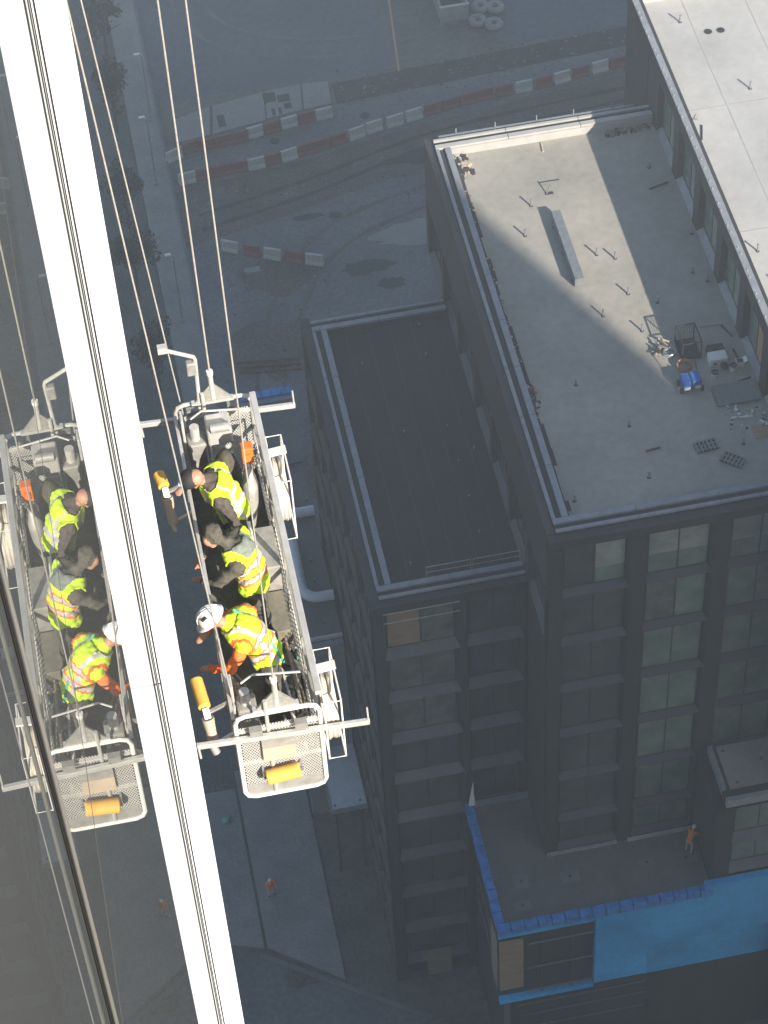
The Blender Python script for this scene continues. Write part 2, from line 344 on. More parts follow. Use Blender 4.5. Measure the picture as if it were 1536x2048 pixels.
# ------------------------------------------------------------------ building blocks
def facade(bld, ax, plane, bays, rows, depth=.45, splay=.16, pier_m='facade', z0=None, z1=None, ends=None, pick=None, sills=True, sill_m='sill', sh=.30):
    """window grid: ax 'x' = wall facing -Y at y=plane, 'y' = wall facing -X at x=plane. bays = openings at the pier face"""
    def T(a, n, z): return (a, plane+n, z) if ax == 'x' else (plane+n, a, z)
    def hexa(p, q):
        return
    zb = rows[0][0] if z0 is None else z0; zt = rows[-1][1] if z1 is None else z1
    e0, e1 = ends
    edges = [e0]+[v for b in bays for v in b]+[e1]
    for i in range(0, len(edges), 2):
        a, b = edges[i], edges[i+1]
        sa = splay if i > 0 else 0; sb = splay if i < len(edges)-2 else 0
        poly = [(a, 0), (b, 0), (b+sb, depth), (a-sa, depth)]
        o = MB(); v = [T(p, n, z) for z in (zb, zt) for p, n in poly]
        o.add(v, [(0, 1, 2, 3), (7, 6, 5, 4), (0, 4, 5, 1), (1, 5, 6, 2), (2, 6, 7, 3), (3, 7, 4, 0)])
        o.build('pier', pier_m, bld)
    for bi, (a, b) in enumerate(bays):
        for ri, (r0, r1) in enumerate(rows):
            ai, bi_ = a+splay+.004, b-splay-.004
            fr = MB(); t = .05; n0, n1 = depth-.07, depth-.01
            def bx(p0, p1, z_0, z_1, q0=n0, q1=n1, mb=fr):
                c0, c1 = T(p0, q0, z_0), T(p1, q1, z_1)
                mb.box(min(c0[0], c1[0]), max(c0[0], c1[0]), min(c0[1], c1[1]), max(c0[1], c1[1]), z_0, z_1)
            zs, ze = r0+sh+.002, r1-.12
            mid = (ai+bi_)/2
            bx(ai, bi_, zs, zs+t); bx(ai, bi_, ze-t, ze); bx(ai, ai+t, zs+t, ze-t); bx(bi_-t, bi_, zs+t, ze-t); bx(mid-t/2, mid+t/2, zs+t, ze-t)
            w_ = fr.build('window', 'frame', bld)
            for k, (p0, p1) in enumerate(((ai+t, mid-t/2), (mid+t/2, bi_-t))):
                pm = pick(bi, ri, k) if pick else 'pane_dark'
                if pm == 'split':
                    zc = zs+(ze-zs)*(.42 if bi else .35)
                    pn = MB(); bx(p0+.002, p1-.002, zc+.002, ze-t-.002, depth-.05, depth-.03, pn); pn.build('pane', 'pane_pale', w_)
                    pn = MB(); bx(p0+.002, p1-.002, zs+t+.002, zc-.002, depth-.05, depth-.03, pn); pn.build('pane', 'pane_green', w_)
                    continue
                pn = MB(); bx(p0+.002, p1-.002, zs+t+.002, ze-t-.002, depth-.05, depth-.03, pn); pn.build('pane', pm, w_)
            if sills:
                s = MB()
                pts = [T(a+.004, -.02, r0), T(b-.004, -.02, r0), T(bi_, depth-.005, r0+sh), T(ai, depth-.005, r0+sh),
                       T(a+.004, -.02, r0-.06), T(b-.004, -.02, r0-.06), T(bi_, depth-.005, r0-.06), T(ai, depth-.005, r0-.06)]
                s.add(pts, [(0, 1, 2, 3), (7, 6, 5, 4), (0, 4, 5, 1), (1, 5, 6, 2), (2, 6, 7, 3), (3, 7, 4, 0)])
                s.build('sill', sill_m, w_)
            hd = MB(); bx(a+splay*.5, b-splay*.5, ze+.002, r1-.062, depth*.35, depth-.01, hd); hd.build('head_panel', pier_m, w_)

def coping_run(bld, ax, lo, hi, at, inward, ztop, zbase, m='coping', seg=3.1, mb='gap'):
    """parapet along x or y: outer rail, dark gutter and inner cap; 'at' is the outer rail's outer face"""
    def B(o, p0, p1, n0, n1, z0, z1):
        a, b = at+inward*n0, at+inward*n1; a, b = min(a, b), max(a, b)
        (o.box(p0, p1, a, b, z0, z1) if ax == 'x' else o.box(a, b, p0, p1, z0, z1))
    o = MB(); B(o, lo, hi, .0, .66, zbase, ztop-.10); o.build('parapet', mb, bld)
    n = max(1, round((hi-lo)/seg)); st = (hi-lo)/n
    for k in range(n):
        o = MB(); B(o, lo+k*st+.012, lo+(k+1)*st-.012, .0, .15, ztop-.0985, ztop); o.build('coping', m, bld, bevel=.01)
        o = MB(); B(o, lo+k*st+.012, lo+(k+1)*st-.012, .40, .66, ztop-.0985, ztop+.02); o.build('coping', m, bld, bevel=.01)

ROWS_B = [(14.95, 17.25), (17.25, 20.5), (20.5, 23.75), (23.75, 27.0), (27.0, 30.2), (30.2, 33.35), (33.35, 36.35)]
ROWS_A = [(1.3+.2, 4.5), (4.5, 7.75), (7.75, 11.0), (11.0, 14.25), (14.25, 17.45), (17.45, 20.55), (20.55, 23.65), (23.65, 26.75), (26.75, 29.85)]
rp = random.Random(3)
def pick_b(bi, ri, k):
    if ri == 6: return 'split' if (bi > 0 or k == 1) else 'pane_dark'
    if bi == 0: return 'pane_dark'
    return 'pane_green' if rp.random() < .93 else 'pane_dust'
def pick_a(bi, ri, k):
    if bi == 0 and ri == 8: return 'plywood' if k == 0 else 'pane_dust'
    if bi == 0 and ri in (6, 7): return 'pane_dust'
    return 'pane_dark'

# --- block A: lower wing with black membrane roof
A = thing('apartment_wing', (11.6, 72, 0), 'dark gridded wing with black membrane roof, lowest of the stepped wings', 'building', 'stepped wings of the dark building')
MB().box(8.72, 14.9, 64.06, 80.44, 0, 30.0).build('core_wall', 'facade', A)
MB().box(9.36, 14.9, 64.68, 79.86, 30.003, 30.1).build('roof', 'membrane', A)
for k in range(5):
    x = 10.15+k*1.0
    MB().box(x, x+.035, 64.70, 79.84, 30.102, 30.108).build('seam', 'seam', A)
MB().box(8.27, 14.9, 63.62, 63.98, 29.855, 31.0-.62).build('fascia', 'facade', A)
MB().box(8.27, 8.66, 63.99, 80.88, 29.855, 31.0-.62).build('fascia', 'facade', A)
coping_run(A, 'x', 8.66, 14.9, 64.0, 1, 30.5, 29.9)
coping_run(A, 'y', 64.67, 79.87, 8.66, 1, 30.5, 29.9)
coping_run(A, 'x', 8.66, 14.9, 80.54, -1, 30.5, 29.9)
# facing plate leaning on the west parapet and white trim lines under the front coping
for z in (29.87, 29.25):
    MB().box(8.75, 12.0, 63.585, 63.615, z, z+.035).build('trim_strip', 'coping_lit', A)
facade(A, 'x', 63.62, [(8.72, 11.98), (12.25, 14.72)], ROWS_A, ends=(8.25, 14.9), z0=.0, pick=pick_a)
wb = [(64.35+3.3*k, 67.35+3.3*k) for k in range(5)]
facade(A, 'y', 8.25, wb, [(z0, z1) for z0, z1 in ROWS_A], ends=(63.63, 80.9), pier_m='facade2', z0=.0, depth=.2, splay=.06, sill_m='facade')
# plywood hoarding in the bottom opening
o = MB().box(9.75, 10.98, 63.56, 63.6, 0.1, 2.45).build('plywood_sheet', 'plywood', A); o['label'] = 'plywood sheet closing a ground floor opening'
# guard rail on the front parapet
gr = MB(); y = 64.85
gr.tube([(10.85, y, 30.3), (10.85, y, 30.95), (12.75, y, 30.95), (12.75, y, 30.3)], .02, 6)
gr.tube([(12.85, y, 30.3), (12.85, y, 30.95), (14.85, y, 30.95), (14.85, y, 30.3)], .02, 6); gr.tube([(10.85, y, 30.6), (14.85, y, 30.6)], .015, 6)
gr.build('guard_rail', 'coping_lit', A)

# --- block B: taller wing with bare concrete deck
B = thing('apartment_wing', (20, 72, 0), 'dark gridded wing with pale concrete deck roof under construction', 'building', 'stepped wings of the dark building')
MB().box(15.42, 25.28, 60.62, 83.9, 0, 36.35).build('core_wall', 'facade', B)
MB().box(15.97, 25.28, 61.27, 83.38, 36.353, 36.5).build('roof', 'deck', B)
MB().box(14.95, 25.28, 60.18, 60.58, 36.36, 36.85).build('fascia', 'facade', B)
MB().box(14.95, 15.30, 60.64, 84.35, 33.21, 36.85).build('fascia', 'facade2', B)
coping_run(B, 'x', 15.31, 25.28, 60.6, 1, 37.0, 36.35)
coping_run(B, 'y', 61.27, 83.38, 15.31, 1, 37.0, 36.35, seg=2.7)
coping_run(B, 'x', 15.31, 25.28, 84.05, -1, 37.0, 36.352, m='coping_lit')  # far coping and its lining take the coping colour painted as lit
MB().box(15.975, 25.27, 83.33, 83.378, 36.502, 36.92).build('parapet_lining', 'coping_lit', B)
for x in (16.4, 18.2, 20.1, 21.8, 23.6):
    p = MB(); p.bar((x, 84.15, 36.6), (x, 84.15, 37.35), .05); p.build('rail_post', 'galv', B)
MB().bar((15.6, 84.16, 37.02), (24.6, 84.16, 37.02), .07, .05).build('edge_rail', 'galv', B)
bx_ = [(15.48, 18.25), (18.90, 21.65), (22.30, 25.0)]
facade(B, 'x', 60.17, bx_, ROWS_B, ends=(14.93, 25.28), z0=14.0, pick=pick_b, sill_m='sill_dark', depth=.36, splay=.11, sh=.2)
wb = [(60.85+3.36*k, 63.75+3.36*k) for k in range(7)]
facade(B, 'y', 14.93, wb, [(30.2, 33.2)], ends=(60.19, 84.4), pier_m='facade2', z0=30.0, depth=.3, splay=.1, sill_m='sill_dark')
facade(B, 'y', 14.93, [(81.3, 83.9)], [(3.3+3.25*k, 6.5+3.25*k) for k in range(7)], ends=(80.92, 84.4), pier_m='facade2', z0=0, depth=.3, splay=.1)
MB().box(14.94, 15.4, 60.62, 80.91, 0, 29.99).build('lower_wall', 'facade2', B)
# pale curtain strips standing inside three of the west windows
for k in (1, 2, 3, 4):
    y = 60.85+3.36*(6-k)
    for j in range(3): MB().box(15.22, 15.25, y+.35+j*.75, y+.45+j*.75, 30.7, 32.9).build('louvre_slat', 'sill', B)

# --- block C: tallest wing
C = thing('apartment_wing', (45, 78, 0), 'tallest dark wing with bright white roof and studded metal edge', 'building', 'stepped wings of the dark building')
MB().box(25.78, 70, 56, 88.25, 0, 39.5).build('core_wall', 'facade2', C)
MB().box(25.62, 70, 56, 88.2, 39.503, 39.72).build('roof', 'white_roof', C)
MB().box(25.30, 25.77, 56, 88.3, 39.4, 40.15).build('fascia', 'facade2', C)
for k in range(10): MB().box(25.31, 25.60, 56+k*3.23+.01, 56+(k+1)*3.23-.01, 40.153, 40.2).build('coping', 'coping', C)
wc = [(60.1+3.35*k, 62.7+3.35*k) for k in range(7)]
def pick_c(bi, ri, k): return 'plywood2' if (bi == 2 and k == 0) else 'pane_green' if k else 'pane_pale'
facade(C, 'y', 25.31, wc, [(36.52, 39.38)], ends=(56.0, 84.5), pier_m='facade2', z0=36.51, pick=pick_c, depth=.3, splay=.12, sill_m='coping')
MB().box(25.32, 25.77, 84.6, 88.28, 0, 39.39).build('lower_wall', 'facade2', C)
cl0 = MB().box(-.02, .02, -.04, .04, 0, .04).build('edge_clip', 'coping_lit', C); cl0.location = (25.40, 63, 40.2)
for k in range(1, 37): shared(cl0, 'edge_clip', C, (25.40+.03*math.sin(k*7), 63+k*.68+.15*math.sin(k*3), 40.2))
MB().box(25.62, 70, 87.75, 88.2, 39.722, 40.25).build('inner_parapet', 'white_roof', C)
for x in (27.6, 30.4, 33.2): MB().box(x, x+.05, 56.1, 87.7, 39.722, 39.73).build('seam', 'coping_lit', C)
for y in (64.5, 72.3, 80.1): MB().box(25.7, 45, y, y+.05, 39.731, 39.737).build('seam', 'coping_lit', C)

# --- podium with blue edge
PD = thing('podium', (19, 58, 0), 'low podium with dark terrace, blue wrapped edge and blue sheathed front', 'building')
MB().box(12.3, 26.5, 57.6, 60.1, 0, 14.5).build('core_wall', 'facade', PD)
MB().box(12.3, 18.9, 56.95, 57.595, 0, 14.5).build('core_wall', 'facade', PD)
MB().box(18.905, 26.5, 56.95, 57.595, 11.1, 14.5).build('core_wall', 'facade', PD)
MB().box(12.3, 14.9, 60.11, 63.5, 0, 14.5).build('core_wall', 'facade', PD)
MB().prism([(12.3, 56.95), (21.75, 56.95), (21.75, 60.1), (14.9, 60.1), (14.9, 63.5), (12.3, 63.5)], 14.51, 14.8).build('terrace_deck', 'terrace', PD)
for k in range(16):     # blue wrapped cap, one piece each
    w_ = (21.8-11.9)/16
    MB().box(11.9+k*w_+.02, 11.9+(k+1)*w_-.02, 56.58+.02*math.sin(k*5), 56.94, 14.5, 15.0+.02*math.sin(k*9)).build('edge_tile', 'blue_tile', PD, bevel=.02)
for k in range(11):
    w_ = (63.5-56.96)/11
    MB().box(11.9+.015*math.sin(k*4), 12.28, 56.96+k*w_+.02, 56.96+(k+1)*w_-.02, 14.5, 15.0+.02*math.sin(k*7)).build('edge_tile', 'blue_tile', PD, bevel=.02)
MB().box(11.95, 26.5, 56.7, 56.94, 14.05, 14.49).build('edge_band', 'blue_wall', PD)
for k in range(4):
    x = 16.4+k*2.5
    MB().box(x+.004, x+2.496, 56.62, 56.94, 8.7 if k == 0 else 11.1, 14.48 if k < 2 else 15.3).build('sheathing_panel', 'blue_wall', PD)
for k in range(3):
    x = 18.95+k*2.5
    MB().box(x+.004, x+2.496, 57.42, 57.58, 7.2, 11.09).build('sheathing_panel', 'blue_wall', PD)
MB().box(11.96, 16.39, 56.66, 56.94, 8.3, 8.62).build('edge_band', 'blue_wall', PD)
o = MB().box(11.95, 13.05, 56.55, 56.6, 9.75, 14.0).build('plywood_sheet', 'plywood', PD)
o = MB().box(11.86, 11.9, 56.7, 57.9, 9.75, 14.0).build('plywood_sheet', 'plywood', PD)
for z in (13.1, 11.0, 8.95):
    MB().tube([(13.3, 56.75, z), (16.35, 56.75, z)], .05, 8).build('rail', 'sill', PD, True)
    MB().tube([(12.15, 57.9, z), (12.15, 62.2, z)], .05, 8).build('rail', 'sill', PD, True)
for x in (14.0, 15.4):
    MB().bar((x, 56.82, 8.6), (x, 56.82, 14.0), .08).build('rail_post', 'frame', PD)
MB().box(12.2, 12.45, 56.7, 56.9, 5.5, 8.28).build('column', 'sill', PD)
for z in (7.4, 6.4, 5.2): MB().box(13.0, 19, 56.88, 56.94, z, z+.06).build('trim_strip', 'sill', PD)
for (x, y, a, b_) in ((15.72, 58.76, .42, .3), (13.53, 59.0, .35, .4), (13.3, 57.75, .4, .25), (19.26, 58.75, .35, .2), (21.06, 58.6, .5, .25)):
    MB().box(x-a, x+a, y-b_, y+b_, 14.803, 14.812).build('membrane_patch', 'kerb', PD)
    MB().cyl((x, y), .07, 14.813, 14.83, 10).build('roof_drain', 'dark', PD)
MB().box(14.95, 18.2, 59.98, 60.09, 14.803, 14.98).build('upstand', 'coping', PD)
MB().box(18.7, 21.7, 59.98, 60.09, 14.803, 14.98).build('upstand', 'coping_lit', PD)
MB().box(12.35, 14.85, 63.3, 63.48, 14.803, 15.1).build('upstand', 'coping', PD)
MB().add([(12.05, 63.3, 15.0), (12.35, 63.3, 15.0), (12.3, 63.42, 16.7), (12.05, 63.4, 15.0), (12.35, 63.4, 15.0), (12.3, 63.46, 16.7)], [(0, 1, 2), (5, 4, 3), (0, 3, 4, 1), (1, 4, 5, 2), (2, 5, 3, 0)]).build('loose_flashing', 'white', PD)

# --- small block D against the front
D = thing('bay_block', (25, 58.6, 0), 'small projecting bay with light flat roof beside the terrace', 'building')
MB().box(22.2, 30, 57.5, 60.15, 14.5, 20.75).build('core_wall', 'facade', D)
MB().box(22.5, 30, 57.8, 60.1, 20.753, 20.95).build('roof', 'deck', D)
for k in range(4): MB().box(22.15+.01+k*2, 22.15+(k+1)*2-.01, 57.12, 57.35, 20.6, 21.1).build('coping', 'coping', D, bevel=.01)
MB().box(22.15, 30, 57.36, 57.79, 20.5, 20.96).build('parapet', 'gap', D)
for k in range(2): MB().box(22.13, 22.33, 57.8+k*1.15+.01, 57.8+(k+1)*1.15-.01, 20.6, 21.1).build('coping', 'coping', D, bevel=.01)
MB().box(22.34, 22.49, 57.8, 60.1, 20.5, 20.94).build('parapet', 'gap', D)
facade(D, 'x', 57.05, [(22.55, 25.1), (25.7, 28.2)], [(15.4, 17.8), (17.8, 20.4)], ends=(21.78, 29.9), z0=14.85, pick=lambda a, b, c: 'pane_green')
MB().box(21.78, 22.19, 57.52, 60.12, 14.85, 20.45).build('side_wall', 'facade', D)

# --- west podium and canopy
WPd = thing('podium', (5.5, 82.6, 0), 'low flat roofed annexe with brown roof and two fat grey ducts', 'building')
MB().box(5.72, 8.2, 74.5, 91.3, 0, 14.3).build('core_wall', 'facade2', WPd)
MB().box(5.8, 8.2, 74.75, 91.0, 14.303, 14.6).build('roof', 'terrace', WPd)
MB().box(5.72, 8.2, 74.3, 74.49, 0, 13.88).build('front_panel', 'pavement', WPd)
for k in range(5): MB().box(5.72+k*.496+.01, 5.72+(k+1)*.496-.01, 74.22, 74.5, 13.9, 14.62).build('edge_tile', 'coping', WPd)
MB().box(5.72, 8.2, 74.55, 74.72, 14.62, 14.8).build('gutter', 'coping_lit', WPd)
for k in range(5): MB().box(5.72+k*.56+.02, 5.72+(k+1)*.56-.02, 91.0, 91.5, 14.35, 14.9).build('edge_tile', 'blue_tile', WPd, bevel=.02)
MB().box(5.72, 8.6, 90.7, 90.98, 14.61, 14.75).build('gutter', 'coping', WPd)
MB().box(5.6, 8.2, 86.2, 86.35, 14.61, 14.75).build('roof_batten', 'sill', WPd)
for i, (yb, yt) in enumerate(((82.6, 84.7), (77.0, 80.8))):
    pts = [(6.75, yt, 14.95), (6.75, yb+.9, 14.95)]+[(6.75+.75*(1-math.cos(t)), yb+.75*(1-math.sin(t)), 14.95) for t in (.3, .6, .9, 1.2, 1.5)]+[(8.2, yb, 14.95)]
    d_ = MB().tube(pts, .27, 14).build('roof_duct', 'duct_pale', None, True)
    tag(d_, ('short' if i == 0 else 'long')+' fat grey L-shaped duct lying on the brown annexe roof', 'duct', 'ducts on the annexe roof')
cp = thing('entrance_canopy', (7.1, 72.7, 6), 'pale grey flat metal canopy over the side entrance', 'canopy')
MB().box(6.38, 8.2, 70.45, 75.0, 5.8, 6.0).build('canopy_roof', 'duct_pale', cp, bevel=.02)
MB().box(6.34, 6.375, 70.45, 75.0, 5.7, 6.06).build('edge_trim', 'coping', cp); MB().box(6.34, 8.2, 70.40, 70.445, 5.7, 6.06).build('edge_trim', 'coping', cp)
for (x, y) in ((6.6, 70.7), (7.9, 70.75)):
    MB().cyl((x, y), .05, 6.0, 6.06, 8).build('bolt', 'dark', cp); MB().cyl((x, y), .06, 0, 5.8, 8).build('post', 'frame', cp)

# ------------------------------------------------------------------ roof furniture
def vent(kind='tall'):
    t = thing('vent_pipe', (0, 0, 0), 'x', 'pipe')
    MB().cyl((0, 0), .085, .0, .02, 14, .07).build('flashing', 'gap' if kind != 'white' else 'galv', t, True)
    MB().cyl((0, 0), .042, .02, .36, 12).build('pipe', 'white' if kind == 'white' else 'galv', t, True)
    MB().cyl((0, 0), .050, .36, .39, 12).build('collar', 'galv', t, True)
    return t
v0 = vent()
lab = {'B': ('grey vent pipe standing on the pale concrete roof', 'vent pipes on the concrete roof'), 'A': ('small vent pipe poking through the black membrane roof', 'vent pipes on the black roof'),
       'C': ('vent pipe casting a thin shadow on the white roof', 'vent pipes on the white roof'), 'D': ('short pipe on the projecting bay roof', 'pipes on the bay roof'), 'W': ('small pipe on the brown annexe roof', 'pipes on the annexe roof')}
spots = {'B': (36.5, [(21.45, 75.26), (21.45, 73.05), (21.46, 70.8), (25.05, 75.98), (24.44, 73.66), (24.91, 73.02), (22.53, 72.27), (24.35, 80.5), (18.05, 68.44), (19.59, 65.75), (19.66, 62.9), (16.5, 62.38), (23.78, 63.76), (20.74, 75.66), (20.1, 72.03), (18.03, 77.53), (18.71, 79.32)]),
         'A': (30.1, [(13.44, 77.48), (11.55, 73.13), (13.47, 72.98), (14.34, 71.5), (13.51, 70.86), (13.53, 68.81), (13.52, 66.8), (10.35, 65.76), (13.52, 79.4), (10.53, 77.56)]),
         'C': (39.72, [(27.15, 86.08), (28.89, 80.95), (26.31, 71.1), (26.6, 69.0)]),
         'D': (20.95, [(22.75, 59.82), (24.26, 59.07), (22.9, 58.1)]), 'W': (14.6, [(7.49, 79.6), (7.46, 78.29), (7.49, 75.6), (8.0, 83.6)])}
first = True
for k, (z, L) in spots.items():
    for i, (x, y) in enumerate(L):
        s = (1, 1, 1) if k in 'BC' else (.75, .75, .6)
        if first: v0.location = (x, y, z); v0.scale = s; tag(v0, *[lab[k][0]], group=lab[k][1]); first = False
        else: dup(v0, (x, y, z), 0, lab[k][0], lab[k][1], s)
for (x, y) in ((28.18, 85.13), (28.75, 85.09)):
    t = thing('roof_drain', (x, y, 39.72), 'round dark drain sunk in the white roof', 'drain', 'drains in the white roof')
    MB().cyl((x, y), .17, 39.722, 39.74, 16).build('bowl', 'dark', t); MB().cyl((x, y), .2, 39.722, 39.73, 16).build('flange', 'galv', t)
t = tag(MB().tube([(25.95, 78.2, 39.75), (26.2, 79.1, 39.76)], .03, 6).build('loose_rod', 'dark'), 'dark rod lying near the edge of the white roof', 'rod')
t = thing('roof_hook', (25.95, 79.5, 39.72), 'grey bracket on the white roof beside the dark rod', 'bracket')
MB().box(25.85, 26.1, 79.45, 79.55, 39.722, 39.8).build('base_plate', 'galv', t); MB().bar((25.9, 79.5, 39.8), (26.08, 79.62, 39.98), .05).build('hook', 'galv', t)

# long duct on deck B
t = thing('roof_duct', (19.55, 76.1, 36.5), 'long galvanised box duct lying on the pale concrete roof', 'duct')
for k in range(4):
    y0 = 73.95+k*1.08; MB().box(19.37, 19.76, y0+.004, y0+1.076, 36.56, 37.0).build('duct_section', 'duct', t, bevel=.006)
for k in range(5):
    y0 = 73.95+k*1.08; MB().box(19.362, 19.768, y0-.006, y0+.003, 36.552, 37.008).build('flange', 'duct', t)
for k in range(3): MB().box(19.3, 19.83, 74.3+k*1.7, 74.42+k*1.7, 36.503, 36.558).build('skid', 'plywood', t)
t = thing('bracing_tripod', (19.7, 80.0, 36.5), 'bent metal strut standing alone on the sunlit concrete roof', 'strut')
MB().bar((19.55, 79.9, 36.5), (19.75, 80.0, 36.95), .05).build('strut', 'galv', t); MB().bar((19.75, 80.0, 36.9), (20.35, 80.6, 36.56), .035).build('strut', 'galv', t)
MB().box(19.5, 19.85, 79.85, 79.98, 36.503, 36.53).build('foot', 'dark', t)

rr = random.Random(31); yy = 61.4
while yy < 82:
    l = rr.uniform(.5, 1.6); wd = rr.uniform(.12, .30)
    MB().box(15.975, 15.975+wd, yy, yy+l-.01, 36.502, 36.512+.01*rr.random()).build('flashing_strip', rr.choice(['membrane', 'wet_mud_and_shadow', 'gap']), B); yy += l
# machine corner on deck B
ZR = 36.5
t = thing('compressor', (22.5, 67.1, ZR), 'blue wheeled compressor beside the tangle of orange hoses', 'machine')
MB().box(22.15, 22.95, 66.95, 67.55, ZR+.18, ZR+.62).build('body', 'blue_machine', t, bevel=.05)
MB().box(22.5, 22.56, 66.93, 67.57, ZR+.2, ZR+.64).build('divider', 'dark', t); MB().box(22.2, 22.46, 66.88, 66.96, ZR+.25, ZR+.35).build('nameplate', 'white', t); MB().box(22.65, 22.9, 66.88, 66.96, ZR+.25, ZR+.35).build('nameplate', 'white', t)
for (x, y) in ((22.11, 67.0), (22.11, 67.5), (22.99, 67.0), (22.99, 67.5)):
    MB().tube([(x-.035, y, ZR+.13), (x+.035, y, ZR+.13)], .13, 16).build('wheel', 'dark', t, True)
MB().tube([(22.2, 67.6, ZR+.6), (22.2, 68.0, ZR+.8), (22.9, 68.0, ZR+.8), (22.9, 67.6, ZR+.6)], .025, 6).build('handle', 'dark', t)
t = thing('cage_trolley', (22.95, 69.2, ZR), 'black wire cage trolley behind the blue compressor', 'trolley')
cg = MB()
for x in (22.6, 23.4):
    for y in (68.7, 69.8): cg.bar((x, y, ZR+.1), (x, y, ZR+1.0), .04)
for z in (ZR+.12, ZR+1.0):
    cg.bar((22.6, 68.7, z), (23.4, 68.7, z), .04); cg.bar((22.6, 69.8, z), (23.4, 69.8, z), .04); cg.bar((22.6, 68.7, z), (22.6, 69.8, z), .04); cg.bar((23.4, 68.7, z), (23.4, 69.8, z), .04)
cg.build('cage_frame', 'dark', t)
wm = MB()
for k in range(9): wm.bar((22.65+k*.09, 69.8, ZR+.12), (22.65+k*.09, 69.8, ZR+1.0), .012); wm.bar((22.65+k*.09, 68.72, ZR+1.0), (22.65+k*.09, 69.78, ZR+1.0), .012)
tag(wm.build('wire_mesh', 'dark', t), kind='stuff'); MB().box(22.6, 23.4, 68.7, 69.8, ZR+.1, ZR+.14).build('base', 'dark', t)
for (x, y) in ((22.65, 68.75), (23.35, 68.75), (22.65, 69.75), (23.35, 69.75)): MB().tube([(x-.03, y, ZR+.06), (x+.03, y, ZR+.06)], .06, 10).build('wheel', 'dark', t, True)
def coil(name, c, r, n, m, tilt=0, th=.03, seed=0, h=.04):
    rr = random.Random(seed); pts = []
    for k in range(n*18):
        a = 6.283*k/18; q = r*(1+.12*math.sin(k*.37+seed)+rr.uniform(-.03, .03))
        pts.append((c[0]+q*math.cos(a), c[1]+q*math.sin(a)*.8, c[2]+th+h*k/18+tilt*math.sin(a)))
    return MB().tube(pts, th, 6).build(name, m, None, True)
tag(coil('hose_tangle', (22.62, 68.35, ZR), .28, 5, 'copper', .1, .035, 3), 'tangled copper orange hose heaped behind the compressor', 'hose')
tag(coil('hose_coil', (22.25, 69.25, ZR), .26, 3, 'galv', .03, .03, 5), 'round coil of grey hose lying by the cage trolley', 'hose')
t = thing('scrap_heap', (21.85, 69.5, ZR), 'small heap of pale broken timber and bagged rubble', 'rubble')
rr = random.Random(11)
for k in range(12):
    x, y = 21.85+rr.uniform(-.28, .28), 69.5+rr.uniform(-.35, .35); a = rr.uniform(0, 3.1); l = rr.uniform(.1, .3)
    MB().bar((x-l*math.cos(a), y-l*math.sin(a), ZR+.05+.02*k), (x+l*math.cos(a), y+l*math.sin(a), ZR+.06+.025*k), .07, .04).build('offcut', ['plywood2', 'tan', 'dark', 'galv'][k % 4], t)
t = thing('white_crate', (24.0, 68.4, ZR), 'white boxy unit with black top slots near the stacked plywood', 'box')
MB().box(23.62, 24.38, 68.1, 68.62, ZR, ZR+.42).build('body', 'white', t, bevel=.04); MB().box(23.7, 24.4, 68.63, 69.05, ZR, ZR+.38).build('lid', 'dark', t, bevel=.03)
for x in (23.85, 24.15): MB().box(x-.08, x+.06, 68.07, 68.1, ZR+.15, ZR+.25).build('slot', 'dark', t)
def bucket(loc, label):
    t = thing('bucket', loc, label, 'bucket'); x, y, z = loc
    MB().cyl((x, y), .12, z, z+.32, 14, .15).build('tub', 'white', t, True); MB().cyl((x, y), .155, z+.32, z+.335, 14).build('lid', 'dark', t, True)
    MB().tube([(x-.15, y, z+.28), (x-.1, y-.06, z+.36), (x+.1, y-.06, z+.36), (x+.15, y, z+.28)], .008, 5).build('handle', 'galv', t)
bucket((23.66, 67.55, ZR), 'white bucket standing in front of the white boxy unit'); bucket((24.5, 67.75, ZR), 'white bucket between the black tool bag and the wall'); 
t = thing('tool_bag', (24.2, 67.95, ZR), 'black slumped tool bag between the white buckets', 'bag')
MB().ell((24.2, 67.98, ZR+.12), .16, .22, .14).build('body', 'dark', t, True); MB().tube([(24.1, 67.9, ZR+.22), (24.2, 67.98, ZR+.34), (24.3, 68.06, ZR+.22)], .015, 6).build('handle', 'dark', t)
t = thing('cardboard_carton', (24.85, 68.0, ZR), 'open white carton standing by the wing wall', 'carton')
MB().box(24.7, 25.02, 67.85, 68.15, ZR, ZR+.25).build('body', 'white', t); MB().box(24.73, 24.99, 67.88, 68.12, ZR+.251, ZR+.256).build('inside', 'dark', t); MB().bar((25.02, 68.0, ZR+.25), (25.15, 68.0, ZR+.33), .3, .01).build('flap', 'white', t)
t = thing('plywood_stack', (24.3, 66.4, ZR), 'weathered plywood sheets stacked flat in the roof corner', 'plywood')
for k in range(3):
    o = MB().box(23.3+.05*k, 25.1+.04*k, 65.95-.04*k, 66.95+.03*k, ZR+.03+.035*k, ZR+.06+.035*k).build('sheet', 'pavement' if k == 2 else 'plywood', t)
MB().box(23.3, 25.0, 66.05, 66.15, ZR, ZR+.028).build('bearer', 'tan', t)
